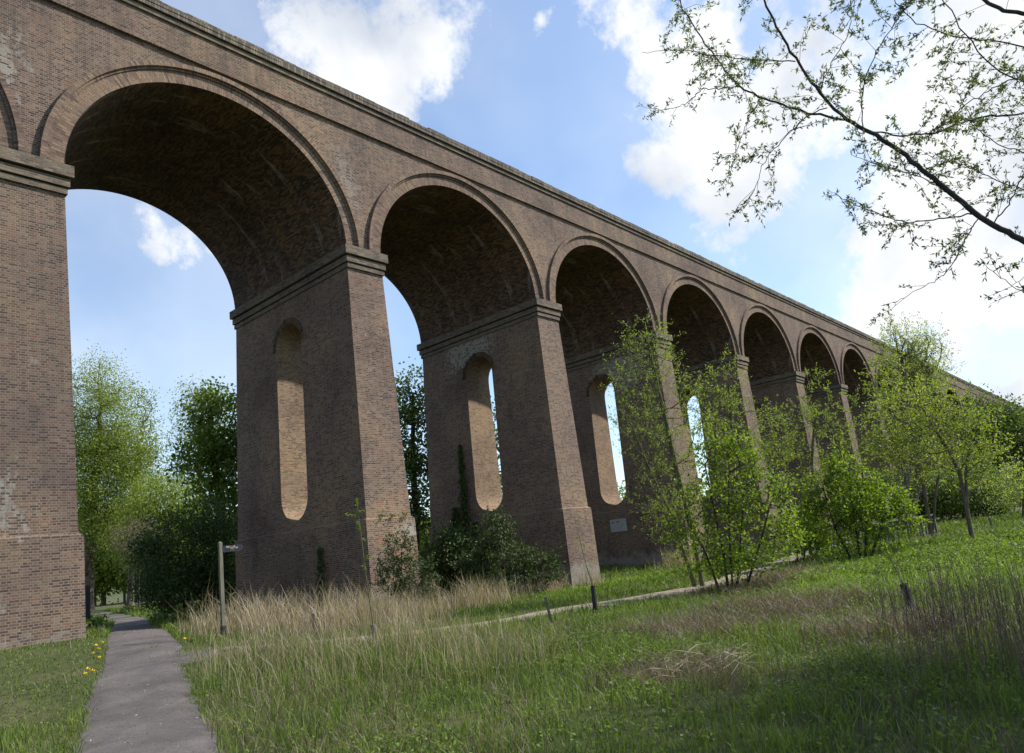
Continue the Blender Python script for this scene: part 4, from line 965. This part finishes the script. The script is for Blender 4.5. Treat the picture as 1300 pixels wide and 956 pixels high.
blades('tall_grass', 'long bleached grass stems in the left foreground', 'straw', x, y, r, np.random.default_rng(7), np.random.default_rng(8).uniform(.25, .75, len(x)), .005, .35)
ok = np.random.default_rng(9).random(len(x)) < .8
blades('tall_grass', 'long green grass blades in the left foreground', 'grass', x[ok]+.05, y[ok]-.04, r[ok], np.random.default_rng(10), np.random.default_rng(11).uniform(.2, .5, ok.sum()), .007, .4)
x, y, r, rg = scatter(300000, 5, 24, 27, 1.); p = np.clip(blob(x, y, BROWN)*1.3+1.1*(vn(x, y, .7, 61)-.5)+.5*(vn(x, y, .22, 62)-.5)-.35, 0, 1); ok = rg.random(len(x)) < p*.42; x, y, r = x[ok], y[ok], r[ok]; ok = offpath(x, y, .1); x, y, r = x[ok], y[ok], r[ok]
blades('dry_grass', 'matted brown dead growth right of the track', 'dry_brown', x, y, r, np.random.default_rng(28), np.random.default_rng(29).uniform(.12, .38, len(x)), .006, 1.0)
# dead stalks at bottom right
x, y, r, rg = scatter(60000, 4.5, 17, 23, 1.); p = blob(x, y, [G_(1240, 830, 1.3, .8), G_(1280, 800, 1.4, .9), G_(1200, 800, 1., .6), G_(1290, 860, .8, .8)]); ok = rg.random(len(x)) < p*.16; x, y, r = x[ok], y[ok], r[ok]
n = len(x); B = np.stack([x, y, gz(x, y)-.02], 1); hh = rg.uniform(.35, 1.0, n); T = B+np.stack([rg.normal(0, .07, n), rg.normal(0, .07, n), hh], 1)
mb = MB(); tubes(mb, B, T, .0035, .0015, 4)
for _ in range(5):
    t = rg.uniform(.35, .95, (n, 1)); q = B+(T-B)*t; e = q+np.stack([rg.normal(0, .06, n), rg.normal(0, .06, n), rg.uniform(.03, .12, n)], 1); tubes(mb, q, e, .0018, .001, 3)
setp(mb.obj('dead_stalks', M['stalk']), 'stand of dark dead weed stalks at the lower right', 'dead weeds', kind='stuff')
# leafy weeds
x, y, r, rg = scatter(150000, 3.3, 46, 24, 1.25)
WEED = [G_(700, 830, 1.6, 1.), G_(600, 840, 1., .8), G_(790, 850, 1.3, .8), G_(760, 790, 1.6, .7), G_(1200, 715, 6, 4), G_(1260, 700, 9, 5), G_(1090, 745, 2.4, 1.4), G_(830, 735, 3., 1.8), G_(330, 790, .9, .7), G_(240, 858, .4, .4), G_(1100, 860, 1., .7), G_(700, 910, 1.4, .6)]
p = blob(x, y, WEED)*(vn(x, y, .7, 41) > .42)*(blob(x, y, BROWN) < .6); ok = (rg.random(len(x)) < p*.8+.03*(r < 14)); x, y, r = x[ok], y[ok], r[ok]; ok = offpath(x, y, .08); x, y, r = x[ok], y[ok], r[ok]
k = 6; n = len(x); C = np.repeat(np.stack([x, y, gz(x, y)], 1), k, 0)+rg.normal(0, .05, (n*k, 3))*[1, 1, 0]; C[:, 2] += rg.uniform(.02, .18, n*k)*np.repeat(.4+vn(x, y, .5, 44), k)
mb = MB(); sc = np.repeat(np.maximum(1, r/10), k); A = rg.normal(0, 1, (n*k, 3))*[1, 1, .35]
for lo, hi in ((0, 1.01), (1.01, 2), (2, 3), (3, 9)):
    s_ = (sc >= lo) & (sc < hi); add_leaves(mb, C[s_], A[s_], rg, .042*max(1, lo), .026*max(1, lo))
setp(mb.obj('weeds', M['leaf_mid2']), 'low leafy nettles and ground elder among the grass', 'weeds', kind='stuff')
# verge growth by the far path
x, y, r, rg = scatter(50000, 20, 60, 25, .6); ok = (y > 24) & (x < 32) & offpath(x, y, .25) & (vn(x, y, 1.5, 51) > .4); x, y, r = x[ok], y[ok], r[ok]; ok = rg.random(len(x)) < .5; x, y = x[ok], y[ok]
n = len(x); C = np.repeat(np.stack([x, y, gz(x, y)], 1), 5, 0)+rg.normal(0, .12, (n*5, 3))*[1, 1, 0]; C[:, 2] += rg.uniform(.05, .45, n*5)
mb = MB(); add_leaves(mb, C, rg.normal(0, 1, C.shape)+[0, 0, .4], rg, .16, .10); setp(mb.obj('undergrowth', M['leaf_mid']), 'undergrowth along the path beyond the first arch', 'undergrowth', kind='stuff')
# grass creeping over the path edges, litter on the tarmac
rg = np.random.default_rng(71); PA = np.concatenate([P1[:70], P2[8:]]); WA = np.concatenate([W1[:70], W2[8:]]); TA = unit(np.gradient(PA, axis=0)); n = 9000
i_ = rg.integers(0, len(PA), n); sd = rg.choice([-1, 1], n); off = WA[i_]/2-rg.exponential(.05, n)+.06
x = PA[i_, 0]-TA[i_, 1]*sd*off+rg.normal(0, .1, n)*TA[i_, 0]; y = PA[i_, 1]+TA[i_, 0]*sd*off+rg.normal(0, .1, n)*TA[i_, 1]; kp = vn(x, y, .35, 72) > .42; x, y = x[kp], y[kp]
blades('grass', 'short grass creeping over the edges of the paths', 'grass', x, y, np.hypot(x, y), rg, rg.uniform(.04, .13, len(x)), .008, .8)
n = 2400; i_ = rg.integers(0, len(P1)-8, n); x = P1[i_, 0]+rg.uniform(-.5, .5, n)*W1[i_]; y = P1[i_, 1]+rg.normal(0, .2, n); mb = MB()
add_leaves(mb, np.stack([x, y, gz(x, y)+.042], 1), rg.normal(0, 1, (n, 3))*[1, 1, .05], rg, .03, .014); setp(mb.obj('leaf_litter', M['straw']), 'scattered dead leaf scraps on the paved path', 'litter', kind='stuff')
# bleached fallen twigs
b = gp(905, 850); mb = MB(); rg = np.random.default_rng(61)
for _ in range(60):
    p0 = b+np.array([rg.normal(0, .35), rg.normal(0, .22), 0]); p0[2] = gz(*p0[:2])+rg.uniform(.02, .12); an = rg.uniform(0, 6.28); l = rg.uniform(.2, .7)
    p2 = p0+np.array([math.cos(an)*l, math.sin(an)*l, rg.uniform(-.02, .05)]); p1 = (p0+p2)/2+rg.normal(0, .03, 3)+[0, 0, .05]; chain(mb, [p0, p1, p2], [.004, .0035, .0015], 4)
setp(mb.obj('dead_twigs', M['straw']), 'heap of bleached dead twigs low in the right foreground', 'twigs', kind='stuff')
# dandelions
for i, (px, py) in enumerate([(122,828),(126,832),(119,836),(126,841),(112,862),(118,864),(108,866),(52,844),(235,818),(545,797),(551,799),(130,822)]):
    g = gp(px, py); rg = np.random.default_rng(i); root = empty('dandelion', g, 'yellow dandelion in flower in the short grass beside a path', 'flower', 'dandelions beside the paths')
    mb = MB(); hgt = rg.uniform(.09, .16); chain(mb, [g-[0, 0, .02], g+[0, 0, hgt]], [.003, .003], 5); part(mb, 'stalk', 'grass', root, g)
    mb = MB(); C = np.tile(g+[0, 0, hgt], (28, 1)); A = rg.normal(0, 1, (28, 3))*[1, 1, .3]+[0, 0, .25]; add_leaves(mb, C, A, rg, .034, .016, jit=.1); part(mb, 'flower_head', 'yellow', root, g)
